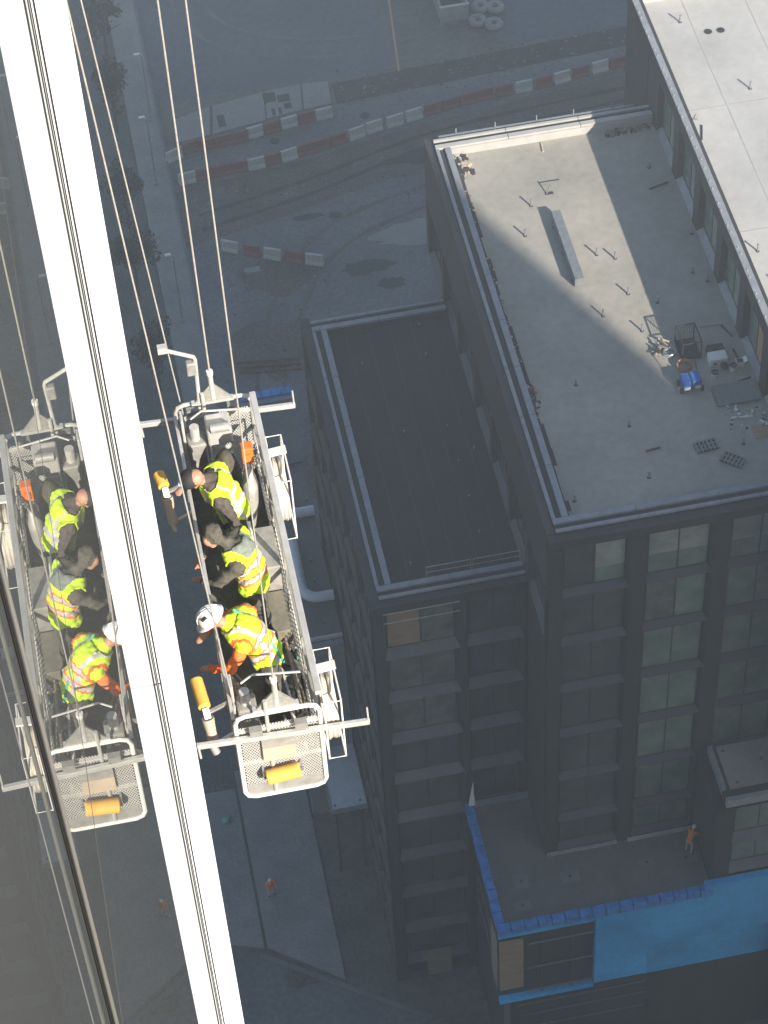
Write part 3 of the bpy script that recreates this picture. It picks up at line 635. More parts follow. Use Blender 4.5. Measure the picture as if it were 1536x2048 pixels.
for (p, q, m, lb) in (((23.9, 70.5), (24.8, 70.42), 'tan', 'pale timber batten lying by the wing wall'), ((24.75, 70.3), (25.0, 69.6), 'dark', 'dark timber batten lying beside the cage trolley'), ((24.83, 68.9), (24.88, 68.4), 'dark', 'short dark batten beside the open carton'), ((19.9, 64.25), (20.5, 64.32), 'rebar', 'rusty batten lying alone in the shaded deck'),
                      ((23.7, 65.2), (24.5, 65.1), 'white', 'white batten lying by the brown plywood sheet'), ((23.8, 66.9), (25.1, 67.2), 'dark', 'black pipe lying along the plywood stack'), ((20.05, 82.6), (20.1, 83.2), 'tan', 'pale offcut lying by the far parapet'), ((24.0, 79.1), (24.9, 79.35), 'wet_mud_and_shadow', 'long dark strip lying near the wing wall')):
    tag(MB().bar((*p, ZR+.035), (*q, ZR+.035), .07, .06).build('timber_batten', m), lb, 'batten')
t = tag(MB().box(24.35, 25.25, 63.9, 64.6, ZR+.005, ZR+.03).build('plywood_sheet', 'plywood2'), 'brown plywood sheet lying flat beside the white batten', 'plywood')
for ch_loc, rz, lb in (((22.3, 63.95, ZR), .1, 'grey timber pallet lying square to the roof edge'), ((23.1, 63.0, ZR), -.7, 'grey timber pallet lying askew near the roof edge')):
    t = thing('pallet', (0, 0, 0), lb, 'pallet', 'pallets on the shaded deck')
    for k in range(6): MB().box(-.45+k*.165, -.45+k*.165+.09, -.27, .27, .1, .122).build('slat', 'pavement', t)
    for y in (-.25, -.03, .2): MB().box(-.45, .465, y, y+.06, .0, .099).build('bearer', 'wet_mud_and_shadow', t)
    t.location = ch_loc; t.rotation_euler = (0, 0, rz)
# rubble along the parapets
def rubble(name, label, area, n, z, ms, seed, smin=.03, smax=.12):
    r = random.Random(seed); b = MB()
    for _ in range(n):
        x, y = r.uniform(*area[:2]), r.uniform(*area[2:]); s = r.uniform(smin, smax); a = r.uniform(0, 3.14); b.cur = r.randrange(len(ms))
        b.bar((x-s*math.cos(a), y-s*math.sin(a), z+s*.4), (x+s*math.cos(a), y+s*math.sin(a), z+s*.45), s*1.1, s*.8)
    return tag(b.build(name, ms), label, 'rubble', kind='stuff')
rubble('rubble', 'broken bits of mortar along the left parapet', (16.0, 16.3, 67, 83.2), 60, ZR, ['wet_mud_and_shadow', 'pavement', 'deck', 'tan'], 1, .02, .06)
rubble('rubble', 'rubble swept into the far sunlit corner', (16.0, 16.7, 82.0, 83.3), 40, ZR, ['tan', 'coping_lit', 'wet_mud_and_shadow'], 2, .05, .14)
rubble('rubble', 'reddish scraps against the far parapet', (23.0, 25.0, 82.9, 83.3), 45, ZR, ['rebar', 'wet_mud_and_shadow', 'pavement'], 4)
rubble('rubble', 'scraps of timber and metal by the brown plywood', (23.5, 25.1, 64.3, 65.9), 40, ZR, ['tan', 'dark', 'white', 'galv'], 5, .03, .1)
rubble('rubble', 'tangled dark scraps against the left parapet', (15.99, 16.3, 67.4, 68.8), 45, ZR, ['dark', 'redtool', 'wet_mud_and_shadow', 'galv'], 6, .04, .12)

# ------------------------------------------------------------------ street furniture
def barrier(m):
    t = thing('traffic_barrier', (0, 0, 0), 'x', 'barrier')
    pr = [(-.24, 0), (.24, 0), (.2, .16), (.11, .3), (.09, .82), (-.09, .82), (-.11, .3), (-.2, .16)]
    b = MB(); n = len(pr); v = [(x, y, z) for x in (-.58, .58) for y, z in pr]
    b.add(v, [tuple(range(n-1, -1, -1)), tuple(range(n, 2*n))]+[(i, (i+1) % n, n+(i+1) % n, n+i) for i in range(n)])
    b.build('body', m, t, bevel=.02)
    for z in (.45, .65): MB().box(-.45, .45, -.12, .12, z, z+.05).build('rib', m, t)
    return t
bar_r, bar_w = barrier('red'), barrier('wht_pl'); used = set()
rows = [([(5.73, 127.75), (6.96, 128.27), (8.08, 128.31), (9.27, 128.37), (10.31, 128.48), (11.35, 128.76), (12.55, 128.91), (13.76, 129.16), (14.96, 129.36), (16.21, 129.47)], 'WRRRRWRWRW', 'beside the pale concrete slabs', 'barriers beside the concrete slabs'),
        ([(6.25, 125.3), (7.42, 125.42), (8.6, 125.5), (9.76, 125.56), (10.95, 125.62), (12.1, 125.75), (13.2, 125.95), (14.3, 126.19), (15.45, 126.4), (16.68, 126.66), (18.0, 127.0), (19.24, 127.36), (20.73, 127.61), (22.09, 127.91), (23.45, 128.2), (24.69, 128.42), (25.93, 128.6), (27.17, 128.76), (28.52, 128.86), (29.91, 128.95), (31.34, 129.05), (32.64, 129.26), (34.02, 129.46), (35.41, 129.71), (36.67, 129.83)], 'WRRRWRWRRRWWWWRRRRRWRWRWR', 'in the long line edging the mud strip', 'barriers edging the mud strip'),
        ([(8.04, 118.17), (9.33, 117.47), (10.59, 116.84), (11.95, 116.22), (13.13, 115.7)], 'WRWRW', 'in the short slanting row on the asphalt', 'barriers in the short slanting row')]
for pts, cs, where, grp in rows:
    for i, ((x, y), c) in enumerate(zip(pts, cs)):
        q = pts[min(i+1, len(pts)-1)]; p = pts[max(i-1, 0)]; rz = math.atan2(q[1]-p[1], q[0]-p[0])
        lb = ('red' if c == 'R' else 'white')+' plastic traffic barrier '+where; src = bar_r if c == 'R' else bar_w
        if c not in used: used.add(c); src.location = (x, y, .01); src.rotation_euler = (0, 0, rz); tag(src, lb, group=grp+(' red' if c == 'R' else ' white'))
        else: dup(src, (x, y, .01), rz, lb, grp+(' red' if c == 'R' else ' white'))
for i, (x, y) in enumerate([(28.88, 138.08), (29.9, 137.76), (28.38, 136.62), (29.4, 135.99)]):
    t = MB(); pts = [(x+.42*math.cos(a*.524), y+.42*math.sin(a*.524), .3) for a in range(12)]
    t.tube(pts, .25, 8, True); tag(t.build('concrete_ring', 'concrete', None, True), 'pale concrete manhole ring lying on the asphalt yard', 'concrete ring', 'concrete rings in the yard')
t = thing('skip', (26.8, 139.6, 0), 'open topped pale grey skip beside the concrete rings', 'skip')
sk = MB(); sk.box(25.9, 27.9, 137.3, 137.42, 0, 1.3); sk.box(25.9, 26.02, 137.43, 143, 0, 1.3); sk.box(27.78, 27.9, 137.43, 143, 0, 1.3); sk.build('side', 'coping', t)
MB().box(26.03, 27.77, 137.43, 143, 0, .2).build('floor', 'wet_mud_and_shadow', t); MB().box(25.85, 27.95, 137.25, 137.45, 1.302, 1.38).build('rim', 'coping_lit', t)
t = thing('rebar_stack', (9, 108, 0), 'bundle of rusty steel bars on the muddy ground', 'steel bars')
for k in range(3):
    for j in range(2): MB().tube([(6.9+j*.05, 107.2+k*.45, .12+.01*j), (10.7+j*.04, 106.7+k*.45, .12+.01*j)], .07, 6).build('bar', 'rebar', t)
tag(MB().box(8.6, 9.6, 115.6, 116.1, .02, .25).build('rubble', 'concrete'), 'pale rubble lump near the slanting barriers', 'rubble')
# tarpaulined cone-like trees along the tower's planting bed
def tree(loc, h, cr, seed):
    r = random.Random(seed); t = thing('street_tree', loc, 'dark leafed street tree in the planting bed along the pavement', 'tree', 'street trees along the pavement')
    x, y, z = loc; tr = MB(); tr.tube([(x, y, z), (x+.05, y, z+h*.3), (x, y+.08, z+h*.6)], [.13, .1, .07], 8)
    for k in range(7):
        a = k*.9+r.random(); zz = z+h*(.32+.05*k); l = cr*r.uniform(.6, .9)
        tr.tube([(x, y, zz), (x+l*.5*math.cos(a), y+l*.5*math.sin(a), zz+l*.35), (x+l*math.cos(a), y+l*math.sin(a), zz+l*.55)], [.05, .035, .015], 5)
    tr.build('trunk', 'bark', t, True)
    c = MB()
    cl = [(x+cr*.75*r.gauss(0, .45), y+cr*.75*r.gauss(0, .45), z+h*.66+h*.2*r.gauss(0, .55), cr*r.uniform(.22, .42)) for _ in range(26)]
    for (cx, cy, cz, cr_) in cl:
        for _ in range(75):
            d = Vector((r.gauss(0, 1), r.gauss(0, 1), r.gauss(0, 1))).normalized()*cr_*r.uniform(.6, 1.05)
            p = Vector((cx, cy, cz))+d; n = Vector((r.gauss(0, 1), r.gauss(0, 1), r.gauss(0, 1)+.6)).normalized()
            a = n.orthogonal().normalized()*r.uniform(.07, .14); b = n.cross(a)*.7; c.cur = r.randrange(2)
            c.add([p-a, p+b, p+a, p-b], [(0, 1, 2, 3)])
    c.build('crown', ['leaf', 'leaf2'], t)
for i, (x, y) in enumerate([(1.9, 121.8), (1.7, 115.5), (2.3, 131.5), (2.6, 139.5), (1.9, 107)]): tree((x, y, .02), 5.6+.5*(i % 3), 1.5+.15*(i % 2), 40+i)
def lamp(x, y, lb):
    t = thing('street_lamp', (x, y, .13), lb, 'lamp', 'street lamps on the pavement')
    MB().cyl((x, y), .06, .13, 5.8, 10, .045).build('post', 'galv', t, True); MB().bar((x, y, 5.8), (x-.35, y, 5.9), .06).build('arm', 'galv', t)
    MB().box(x-.5, x-.1, y-.1, y+.1, 5.9, 6.0).build('head', 'white', t, bevel=.03); MB().cyl((x, y), .12, .13, .3, 10).build('base', 'galv', t)
for p in ((4.2, 125.45), (4.11, 112.42), (4.7, 131.8)): lamp(*p, 'slim street lamp with pale head on the pavement')
t = thing('litter_bag', (1.15, 74.9, .14), 'pale green rubbish bag lying on the pavement', 'bag')
MB().ell((.98+.17, 74.9, .26), .24, .17, .14).build('body', 'harness', t, True); MB().ell((1.35, 75.02, .3), .07, .07, .1).build('knot', 'harness', t, True)

# ------------------------------------------------------------------ hanging work platform
PX0, PX1, PY0, PY1, ZD = .44, 1.24, 13.9, 17.9, 91.68
G = thing('suspended_platform', (.84, 15.9, ZD), 'aluminium suspended work platform hanging beside the glass tower', 'work platform')
MB().box(PX0, PX1, PY0, PY1, ZD-.05, ZD).build('deck', 'grime', G)
MB().box(PX0, PX0+.025, PY0, PY1, ZD+.001, ZD+.14).build('toe_board', 'alu_dull', G); MB().box(PX1-.025, PX1, PY0, PY1, ZD+.001, ZD+.14).build('toe_board', 'alu_dull', G)
MB().bar((PX1+.015, PY0+.03, 93.02), (PX1+.015, PY1-.03, 93.02), .065, .05).build('top_rail', 'alu', G, bevel=.006)
MB().bar((PX0-.01, PY0+.03, 92.86), (PX0-.01, PY1-.03, 92.86), .035, .04).build('top_rail', 'alu', G, bevel=.006)
for z in (92.1, 92.5):
    MB().bar((PX1+.01, PY0+.03, z), (PX1+.01, PY1-.03, z), .04).build('mid_rail', 'alu_dull', G); MB().bar((PX0-.01, PY0+.03, z), (PX0-.01, PY1-.03, z), .03).build('mid_rail', 'alu_dull', G)
for k in range(1, 4):
    y = PY0+k*1.0
    MB().bar((PX1+.01, y, ZD), (PX1+.01, y, 92.99), .045).build('stanchion', 'alu_dull', G); MB().bar((PX0-.01, y, ZD), (PX0-.01, y, 92.84), .04).build('stanchion', 'alu_dull', G)
# diagonal wire infill on the street side
wm = MB()
for k in range(60):
    y = PY0+.06+k*.065
    wm.bar((PX1+.005, y, ZD+.14), (PX1+.005, min(y+.35, PY1), ZD+.14+.4*min(1, (PY1-y)/.35)), .006); wm.bar((PX1+.005, y, ZD+.54), (PX1+.005, min(y+.35, PY1), ZD+.54-.4*min(1, (PY1-y)/.35)), .006)
tag(wm.build('wire_infill', 'alu_dull', G), kind='stuff')
def end_frame(y, s):
    """s=-1: near end, outside towards -Y"""
    zb, zt = ZD-.05, 92.95
    yo = y+s*.03
    r = .10
    pts = [(PX0, yo, zb+r), (PX0, yo, zt-r), (PX0+r*.3, yo, zt-r*.3), (PX0+r, yo, zt), (PX1-r, yo, zt), (PX1-r*.3, yo, zt-r*.3), (PX1, yo, zt-r), (PX1, yo, zb+r), (PX1-r*.3, yo, zb+r*.3), (PX1-r, yo, zb), (PX0+r, yo, zb), (PX0+r*.3, yo, zb+r*.3)]
    MB().tube(pts, .024, 8, True).build('end_tube', 'white' if s < 0 else 'alu', G, True)
    for z in (92.72, 92.2): MB().bar((PX0+.02, yo, z), (PX1-.02, yo, z), .03).build('end_rail', 'alu', G)
    m = MB(); n = 26; st = (PX1-PX0-.06)/n; h = (zt-zb)-.24
    for k in range(-n, n):
        x0 = PX0+.03+k*st*1.0; 
        for sg in (1, -1):
            a0, a1 = x0, x0+h*.62
            t0, t1 = 0, 1
            lo, hi = PX0+.03, PX1-.03
            if a1 < lo or a0 > hi: continue
            t0 = max(0, (lo-a0)/(a1-a0)); t1 = min(1, (hi-a0)/(a1-a0))
            z_0 = zb+.06+h*t0 if sg > 0 else zb+.06+h*(1-t0); z_1 = zb+.06+h*t1 if sg > 0 else zb+.06+h*(1-t1)
            m.bar((a0+(a1-a0)*t0, yo+.002*sg, z_0), (a0+(a1-a0)*t1, yo+.002*sg, z_1), .0105, .003, up=(0, 1, 0))
    tag(m.build('mesh_panel', 'alu', G), kind='stuff')
    MB().box(PX0+.03, PX1-.03, yo-.004, yo+.004, zb+.02, zb+.2).build('kick_plate', 'alu_dull', G)
    # outrigger bar with upturned ends
    yb = yo+s*.06
    MB().bar((.06, yb, 92.70), (1.70, yb, 92.60), .045, .06).build('outrigger_bar', 'alu', G, bevel=.006)
    MB().bar((1.69, yb, 92.6), (1.685, yb, 92.82), .015).build('bar_pin', 'alu', G); MB().bar((.065, yb, 92.73), (.075, yb, 92.52), .02, .04).build('bar_pad', 'alu', G)
    for x in (.62, 1.05): MB().box(x-.06, x+.06, yb-.03, yb+.04, 92.72, 92.80).build('clamp', 'alu_dull', G)
    # stirrup
    MB().bar((.62, y, zt+.03), (1.06, y, zt+.03), .06, .03).build('stirrup_plate', 'alu', G)
    st_ = MB(); st_.add([(.66, y-.012, zt+.05), (1.04, y-.012, zt+.05), (.88, y-.012, zt+.26), (.82, y-.012, zt+.26), (.66, y+.012, zt+.05), (1.04, y+.012, zt+.05), (.88, y+.012, zt+.26), (.82, y+.012, zt+.26)],
            [(0, 1, 2, 3), (7, 6, 5, 4), (0, 4, 5, 1), (1, 5, 6, 2), (2, 6, 7, 3), (3, 7, 4, 0)]); st_.build('gusset', 'alu_dull', G)
    MB().tube([(.85, y, zt+.05), (.85, y, zt+.42)], .028, 10).build('stirrup_post', 'alu', G, True); MB().tube([(.85, y, zt+.42), (.85, y, zt+.47)], .036, 10).build('stirrup_cap', 'white', G, True)
    MB().tube([(.74, y-.04, ZD), (.74, y-.04, zt+.2)], .02, 8).build('hoist_post', 'alu', G, True)
end_frame(PY0, -1); end_frame(PY1, 1)
# hoists, brackets, boxes on the platform
def hoist(y, s, x=.58):
    MB().box(x-.09, x+.1, y-.1, y+.1, 92.35, 92.72).build('hoist_body', 'alu_dull', G, bevel=.02)
    MB().tube([(x, y, 92.72), (x, y, 92.9)], .05, 12).build('hoist_motor', 'alu', G, True)
    MB().box(x-.13, x-.1, y-.05, y+.12, 92.45, 93.05).build('hoist_cover', 'alu', G, bevel=.01)
    MB().tube([(x-.02, y+.02, 93.0), (x+.1, y+.05, 93.06), (x+.55, y, 93.04)], .012, 6).build('tie_rod', 'alu', G, True)
hoist(14.2, 1); hoist(17.65, -1, .60)
MB().box(.72, .98, 17.5, 17.75, 92.72, 92.95).build('hoist_body', 'alu', G, bevel=.02); MB().tube([(.76, 17.52, 92.97), (.95, 17.52, 92.97)], .055, 12).build('hoist_motor', 'alu_dull', G, True)
MB().tube([(.70, 17.9, 92.9), (.72, 17.9, 93.62), (.71, 17.9, 93.66), (.40, 17.88, 93.86)], .022, 8).build('davit_arm', 'alu', G, True)
MB().box(.62, .72, 17.86, 17.94, 93.42, 93.6).build('davit_bracket', 'alu_dull', G, bevel=.015)
MB().box(.36, .46, 17.85, 17.92, 93.82, 93.9).build('davit_end', 'alu', G)
# end bumper and document board
o = MB().tube([(.66, PY0-.14, 92.06), (.99, PY0-.14, 92.10)], .075, 18).build('bumper_roll', 'yellow', G, True, bevel=.015); o['label'] = 'yellow foam bumper roll on the end panel'
MB().bar((.63, PY0-.14, 92.06), (1.02, PY0-.14, 92.10), .02).build('bumper_axle', 'galv', G)
for x in (.64, 1.01): MB().bar((x, PY0-.14, 92.08), (x, PY0-.03, 92.12), .02).build('bumper_bracket', 'galv', G)
MB().box(.66, .98, PY0-.075, PY0-.04, 92.24, 92.44).build('document_board', 'tan', G); MB().box(.66, .98, PY0-.07, PY0-.045, 92.443, 92.58).build('notice_plate', 'alu_dull', G)
# facade rollers
def roller(y0, y1, zt, lb):
    t = thing('facade_roller', (.18, (y0+y1)/2, 92.5), lb, 'roller', 'guide rollers on the wall side of the platform')
    MB().tube([(.155, y1, zt), (.188, y0, zt-.03)], .062, 14).build('foam_roll', 'yellow', t, True, bevel=.012)
    MB().bar((.19, y0, zt-.03), (.20, y0-.06, zt-.12), .06).build('axle_fork', 'galv', t)
    b = [(.20, y0-.06, zt-.12), (.21, y0-.12, zt-.26), (.22, y0-.2, zt-.38)]
    MB().tube(b, [.062, .05, .058], 12).build('spring_housing', 'tan', t, True)
    MB().bar(b[-1], (.43, y0-.12, zt-.35), .035).build('support_arm', 'alu', t); MB().tube([(.2, y0-.2, zt-.36), (.23, y0-.25, zt-.44)], .04, 10).build('end_knob', 'alu_dull', t, True)
    MB().bar((.2, y0-.02, zt-.1), (.43, y0+.05, zt-.08), .03).build('support_arm', 'alu_dull', t)
roller(14.1, 14.42, 92.92, 'yellow foam guide roller on the wall side near the yellow bumper'); roller(16.93, 17.1, 92.9, 'yellow foam guide roller on the wall side near the orange box')
# cable baskets
def basket(y, lb):
    t = thing('cable_basket', (1.36, y, 92.1), lb, 'cable basket', 'white cable baskets hung on the street side')
    f = MB(); x0, x1, y0, y1 = 1.29, 1.45, y-.30, y+.34
    for z in (92.05, 92.95):
        f.tube([(x0, y0, z), (x1, y0, z), (x1, y1, z), (x0, y1, z)], .010, 6, True)
    for p in ((x1, y0), (x1, y1), (x0, y0), (x0, y1)): f.tube([(*p, 92.05), (*p, 92.95)], .009, 6)
    f.build('wire_frame', 'white', t)
    c = MB()
    for k in range(5):
        c.tube([(1.32+.022*k, y+.02+(.30-.012*(k % 2))*math.cos(a*.3927), 92.5+(.38-.02*(k % 3))*math.sin(a*.3927)) for a in range(16)], .017, 7, True)
    c.build('coiled_cable', 'hose', t, True)
    MB().bar((1.22, y+.1, 92.96), (1.47, y+.1, 92.99), .09, .03).build('hanger', 'white', t)
basket(14.15, 'white coiled cable in a wire basket near the yellow bumper'); basket(16.95, 'white coiled cable in a wire basket near the far hoist')
t = thing('junction_box', (1.08, 17.15, 92.9), 'bright orange control box fixed by the far hoist', 'control box')
MB().box(1.02, 1.14, 17.08, 17.2, 92.82, 93.05).build('body', 'orange', t, bevel=.015); MB().box(1.05, 1.11, 17.06, 17.079, 92.88, 92.98).build('cover', 'orange', t); MB().tube([(1.08, 17.14, 92.82), (1.07, 17.1, 92.5), (1.03, 17.0, 92.0)], .012, 6).build('cable', 'dark', t, True)
t = thing('mesh_sack', (1.04, 17.0, 92.0), 'limp grey mesh sack hanging under the orange control box', 'sack')
MB().tube([(1.07, 17.08, 92.78), (1.06, 17.0, 92.62), (1.04, 16.93, 92.4), (1.03, 16.88, 92.1)], [.04, .085, .08, .03], 12).build('body', 'alu_dull', t, True); MB().tube([(1.07, 17.1, 92.84), (1.07, 17.07, 92.76)], .015, 6).build('tie', 'white', t)
t = thing('grey_locker', (1.1, 16.2, ZD), 'grey box locker with pale open lid beside the middle worker', 'locker')
MB().box(.99, 1.2, 15.95, 16.5, ZD, 92.5).build('body', 'alu_dull', t, bevel=.01); MB().box(.95, .985, 15.95, 16.5, ZD+.5, 92.62).build('lid', 'white', t); MB().box(1.0, 1.2, 15.4, 15.93, ZD, 92.15).build('drawer', 'grime', t, bevel=.01)
rr = random.Random(21)
for k, (x, y, lb, nm) in enumerate(((.95, 14.95, 'dark heap of straps behind the helmeted worker', 'strap_heap'), (1.08, 15.15, 'loose tools and wires on the deck by the drawer', 'tool_heap'), (1.0, 14.45, 'grey canvas bundle on the deck near the end panel', 'canvas_bundle'), (.85, 17.3, 'black tool bag at the far end of the platform', 'tool_bag'))):
    t = thing(nm, (x, y, ZD), lb, nm.split('_')[0] if nm != 'tool_bag' else 'bag')
    MB().ell((x, y, ZD+.14), .14, .24, .16, 12, 8).build('heap', 'dark_cloth' if k != 1 else 'grime', t, True)
    for j in range(7):
        a = rr.uniform(0, 6.28); l = rr.uniform(.08, .2); p = (x+rr.uniform(-.08, .08), y+rr.uniform(-.15, .15), ZD+.27+rr.uniform(0, .06))
        MB().tube([p, (p[0]+l*.5*math.cos(a), p[1]+l*.5*math.sin(a), p[2]+.05), (p[0]+l*math.cos(a), p[1]+l*math.sin(a), p[2]-.02)], .012, 6).build('strap', ['alu', 'dark', 'alu_dull', 'harness', 'tan'][j % 5], t, True)
MB().ell((.86, 17.3, 92.3), .16, .2, .55, 12, 9).build('bag_body', 'dark_cloth', bpy.data.objects['tool_bag.001'] if 'tool_bag.001' in bpy.data.objects else None, True)
for k in range(9):
    x = .93+.035*k+rr.uniform(-.01, .01); y0 = 14.1+rr.uniform(0, .5); y1 = y0+rr.uniform(.7, 1.6); z = ZD+.05+.05*rr.random()+(.25 if k % 3 == 0 else 0)
    tag(MB().tube([(x, y0, z), (x+.03*math.sin(k), (y0+y1)/2, z+.05), (x-.02, y1, z+.02)], rr.uniform(.012, .026), 7).build('pole', ['alu', 'tan', 'grime', 'hose', 'alu_dull'][k % 5], None, True), 'loose pole or hose lying lengthwise on the platform deck', 'pole', 'poles lying on the platform deck')
t = thing('fire_extinguisher', (.46, 14.42, 92.3), 'slim red fire extinguisher strapped to the wall side rail', 'extinguisher')
MB().tube([(.46, 14.40, 92.25), (.46, 14.42, 92.72), (.46, 14.42, 92.78)], [.05, .05, .02], 12).build('cylinder', 'redtool', t, True); MB().bar((.46, 14.38, 92.8), (.46, 14.46, 92.84), .02).build('handle', 'dark', t); MB().tube([(.46, 14.37, 92.8), (.49, 14.35, 92.6), (.48, 14.36, 92.45)], .01, 6).build('hose', 'dark', t, True)
# ropes
def rope(p, q, r, lb, nm='wire_rope'):
    tag(MB().tube([p, q], r, 8).build(nm, 'rope', None, True), lb, 'rope')
rope((.85, 13.9, 93.4), (.85, 13.9, 126), .0075, 'steel hoist rope rising from the end with the yellow bumper')
rope((.85, 17.9, 93.4), (.85, 17.9, 126), .010, 'steel hoist rope rising from the end with the davit arm')
def lean(p, q, k): return tuple(p[i]+(q[i]-p[i])*k for i in range(3))
rope((.46, 13.95, 93.0), lean((.46, 13.95, 93.2), (.047, 13.95, 101.33), 1.08), .0075, 'slack safety line passing the white helmet up to the fin', 'safety_line')
rope((.53, 18.0, 92.6), lean((.527, 18.1, 92.67), (.191, 18.1, 98.13), 1.4), .008, 'safety line leaning from the far hoist up to the fin', 'safety_line')

# ------------------------------------------------------------------ people
def person(name, label, J, bones, mats, voxel=.014, vest=None, extras=None, smooth_it=6):
    root = thing(name, J.get('base', (0, 0, 0)), label, 'person')
    b = MB()
    def cap(p, q, r0, r1, n=12):
        p, q = Vector(p), Vector(q); d = q-p; L = d.length; d = d.normalized() if L > 1e-5 else Vector((0, 0, 1))
        pts = []; rs = []
        for k in range(5): t = math.pi/2*k/4; pts.append(p-d*r0*math.cos(t)*.999); rs.append(max(.0015, r0*math.sin(t)))
        for k in range(1, 4): pts.append(p+d*L*k/4); rs.append(r0+(r1-r0)*k/4)
        for k in range(5): t = math.pi/2*(1-k/4); pts.append(q+d*r1*math.cos(t)*.999); rs.append(max(.0015, r1*math.sin(t)))
        b.tube(pts, rs, n)
    for (p, q, r0, r1, m) in bones: cap(J[p] if isinstance(p, str) else p, J[q] if isinstance(q, str) else q, r0, r1)
    tmp = b.build('tmp', 'skin')
    md = tmp.modifiers.new('r', 'REMESH'); md.mode = 'VOXEL'; md.voxel_size = voxel
    md = tmp.modifiers.new('s', 'SMOOTH'); md.factor = .5; md.iterations = smooth_it
    dg = bpy.context.evaluated_depsgraph_get(); me = bpy.data.meshes.new_from_object(tmp.evaluated_get(dg))
    bpy.data.objects.remove(tmp)
    me.materials.clear()
    for m in mats: me.materials.append(M[m])
    segs = []
    for (p, q, r0, r1, m) in bones:
        segs.append((Vector(J[p] if isinstance(p, str) else p), Vector(J[q] if isinstance(q, str) else q), r0, r1, mats.index(m)))
    idx = []; own = []
    for f in me.polygons:
        c = f.center; best = 1e9; bm_ = 0; bo = 0
        for si, (p, q, r0, r1, mi) in enumerate(segs):
            d = q-p; L2 = d.length_squared; t = max(0, min(1, (c-p).dot(d)/L2)) if L2 > 1e-9 else 0
            e = (c-(p+d*t)).length-(r0+(r1-r0)*t)
            if e < best: best = e; bm_ = mi; bo = si
        idx.append(bm_); own.append(bo)
    me.polygons.foreach_set('material_index', idx); me.polygons.foreach_set('use_smooth', [True]*len(idx))
    cloth = {mats.index(m) for m in mats if m not in ('skin', 'hair', 'lip', 'boot', 'helmet')}
    cv = set()
    for f, i_ in zip(me.polygons, idx):
        if i_ in cloth: cv.update(f.vertices)
    nrm = [v.normal.copy() for v in me.vertices]
    for vi in cv:
        v = me.vertices[vi]; p = v.co
        v.co = p+nrm[vi]*(noise.noise(Vector((p.x*9, p.y*9, p.z*16)))*.020+noise.noise(Vector((p.x*26, p.y*22, p.z*40)))*.010)
    me.update()
    body = bpy.data.objects.new('body', me); COL.objects.link(body); body.parent = root; body.matrix_parent_inverse = root.matrix_basis.inverted()
    if vest:
        vset = vest['bones']; fn = vest['stripe']; vm = vest['mats']; off = vest.get('off', .016)
        faces = [f for f, o in zip(me.polygons, own) if o in vset and vest['clip'](f.center)]
        vmap = {}; vs = []; fs = []; mi = []
        for f in faces:
            q = []
            for vi in f.vertices:
                if vi not in vmap: vmap[vi] = len(vs); v = me.vertices[vi]; vs.append(v.co+v.normal*(off+.012*noise.noise(v.co*14)+.006*noise.noise(v.co*35)))
                q.append(vmap[vi])
            fs.append(q); mi.append(fn(f.center))
        vme = bpy.data.meshes.new('vest'); vme.from_pydata(vs, [], fs)
        for m in vm: vme.materials.append(M[m])
        vme.polygons.foreach_set('material_index', mi); vme.polygons.foreach_set('use_smooth', [True]*len(mi))
        vo = bpy.data.objects.new('vest', vme); COL.objects.link(vo); vo.parent = root; vo.matrix_parent_inverse = root.matrix_basis.inverted()
        sd = vo.modifiers.new('solid', 'SOLIDIFY'); sd.thickness = .012; sd.offset = -1
    return root

def V(*a): return Vector(a)
def hand(J, bones, wrist, dirv, palmn, m='skin', curl=.5, sc=1.):
    """palm + four fingers + thumb as bones"""
    w_ = V(*wrist); d = V(*dirv).normalized(); n = V(*palmn).normalized(); s = d.cross(n).normalized()
    k = len([q for q in J if str(q).startswith('hand')])
    palm = w_+d*.085*sc
    bones.append((tuple(w_+d*.02), tuple(palm), .026*sc, .030*sc, m)); bones.append((tuple(w_+d*.03+s*.02), tuple(palm+s*.028), .016*sc, .016*sc, m)); bones.append((tuple(w_+d*.03-s*.02), tuple(palm-s*.028), .016*sc, .016*sc, m))
    for i, (o, l) in enumerate(((-.033, .058), (-.011, .072), (.011, .068), (.033, .05))):
        a = palm+s*o*sc; b_ = a+d*l*.55*sc+n*.01*curl; c = b_+(d*(1-curl)+n*curl).normalized()*l*.6*sc
        bones.append((tuple(a), tuple(b_), .0105*sc, .010*sc, m)); bones.append((tuple(b_), tuple(c), .010*sc, .0085*sc, m))
    a = w_+d*.03-s*.028*sc; b_ = a+(d*.6-s*.8).normalized()*.05*sc; c = b_+(d*.9+n*.4).normalized()*.035*sc
    bones.append((tuple(a), tuple(b_), .013*sc, .012*sc, m)); bones.append((tuple(b_), tuple(c), .012*sc, .009*sc, m))

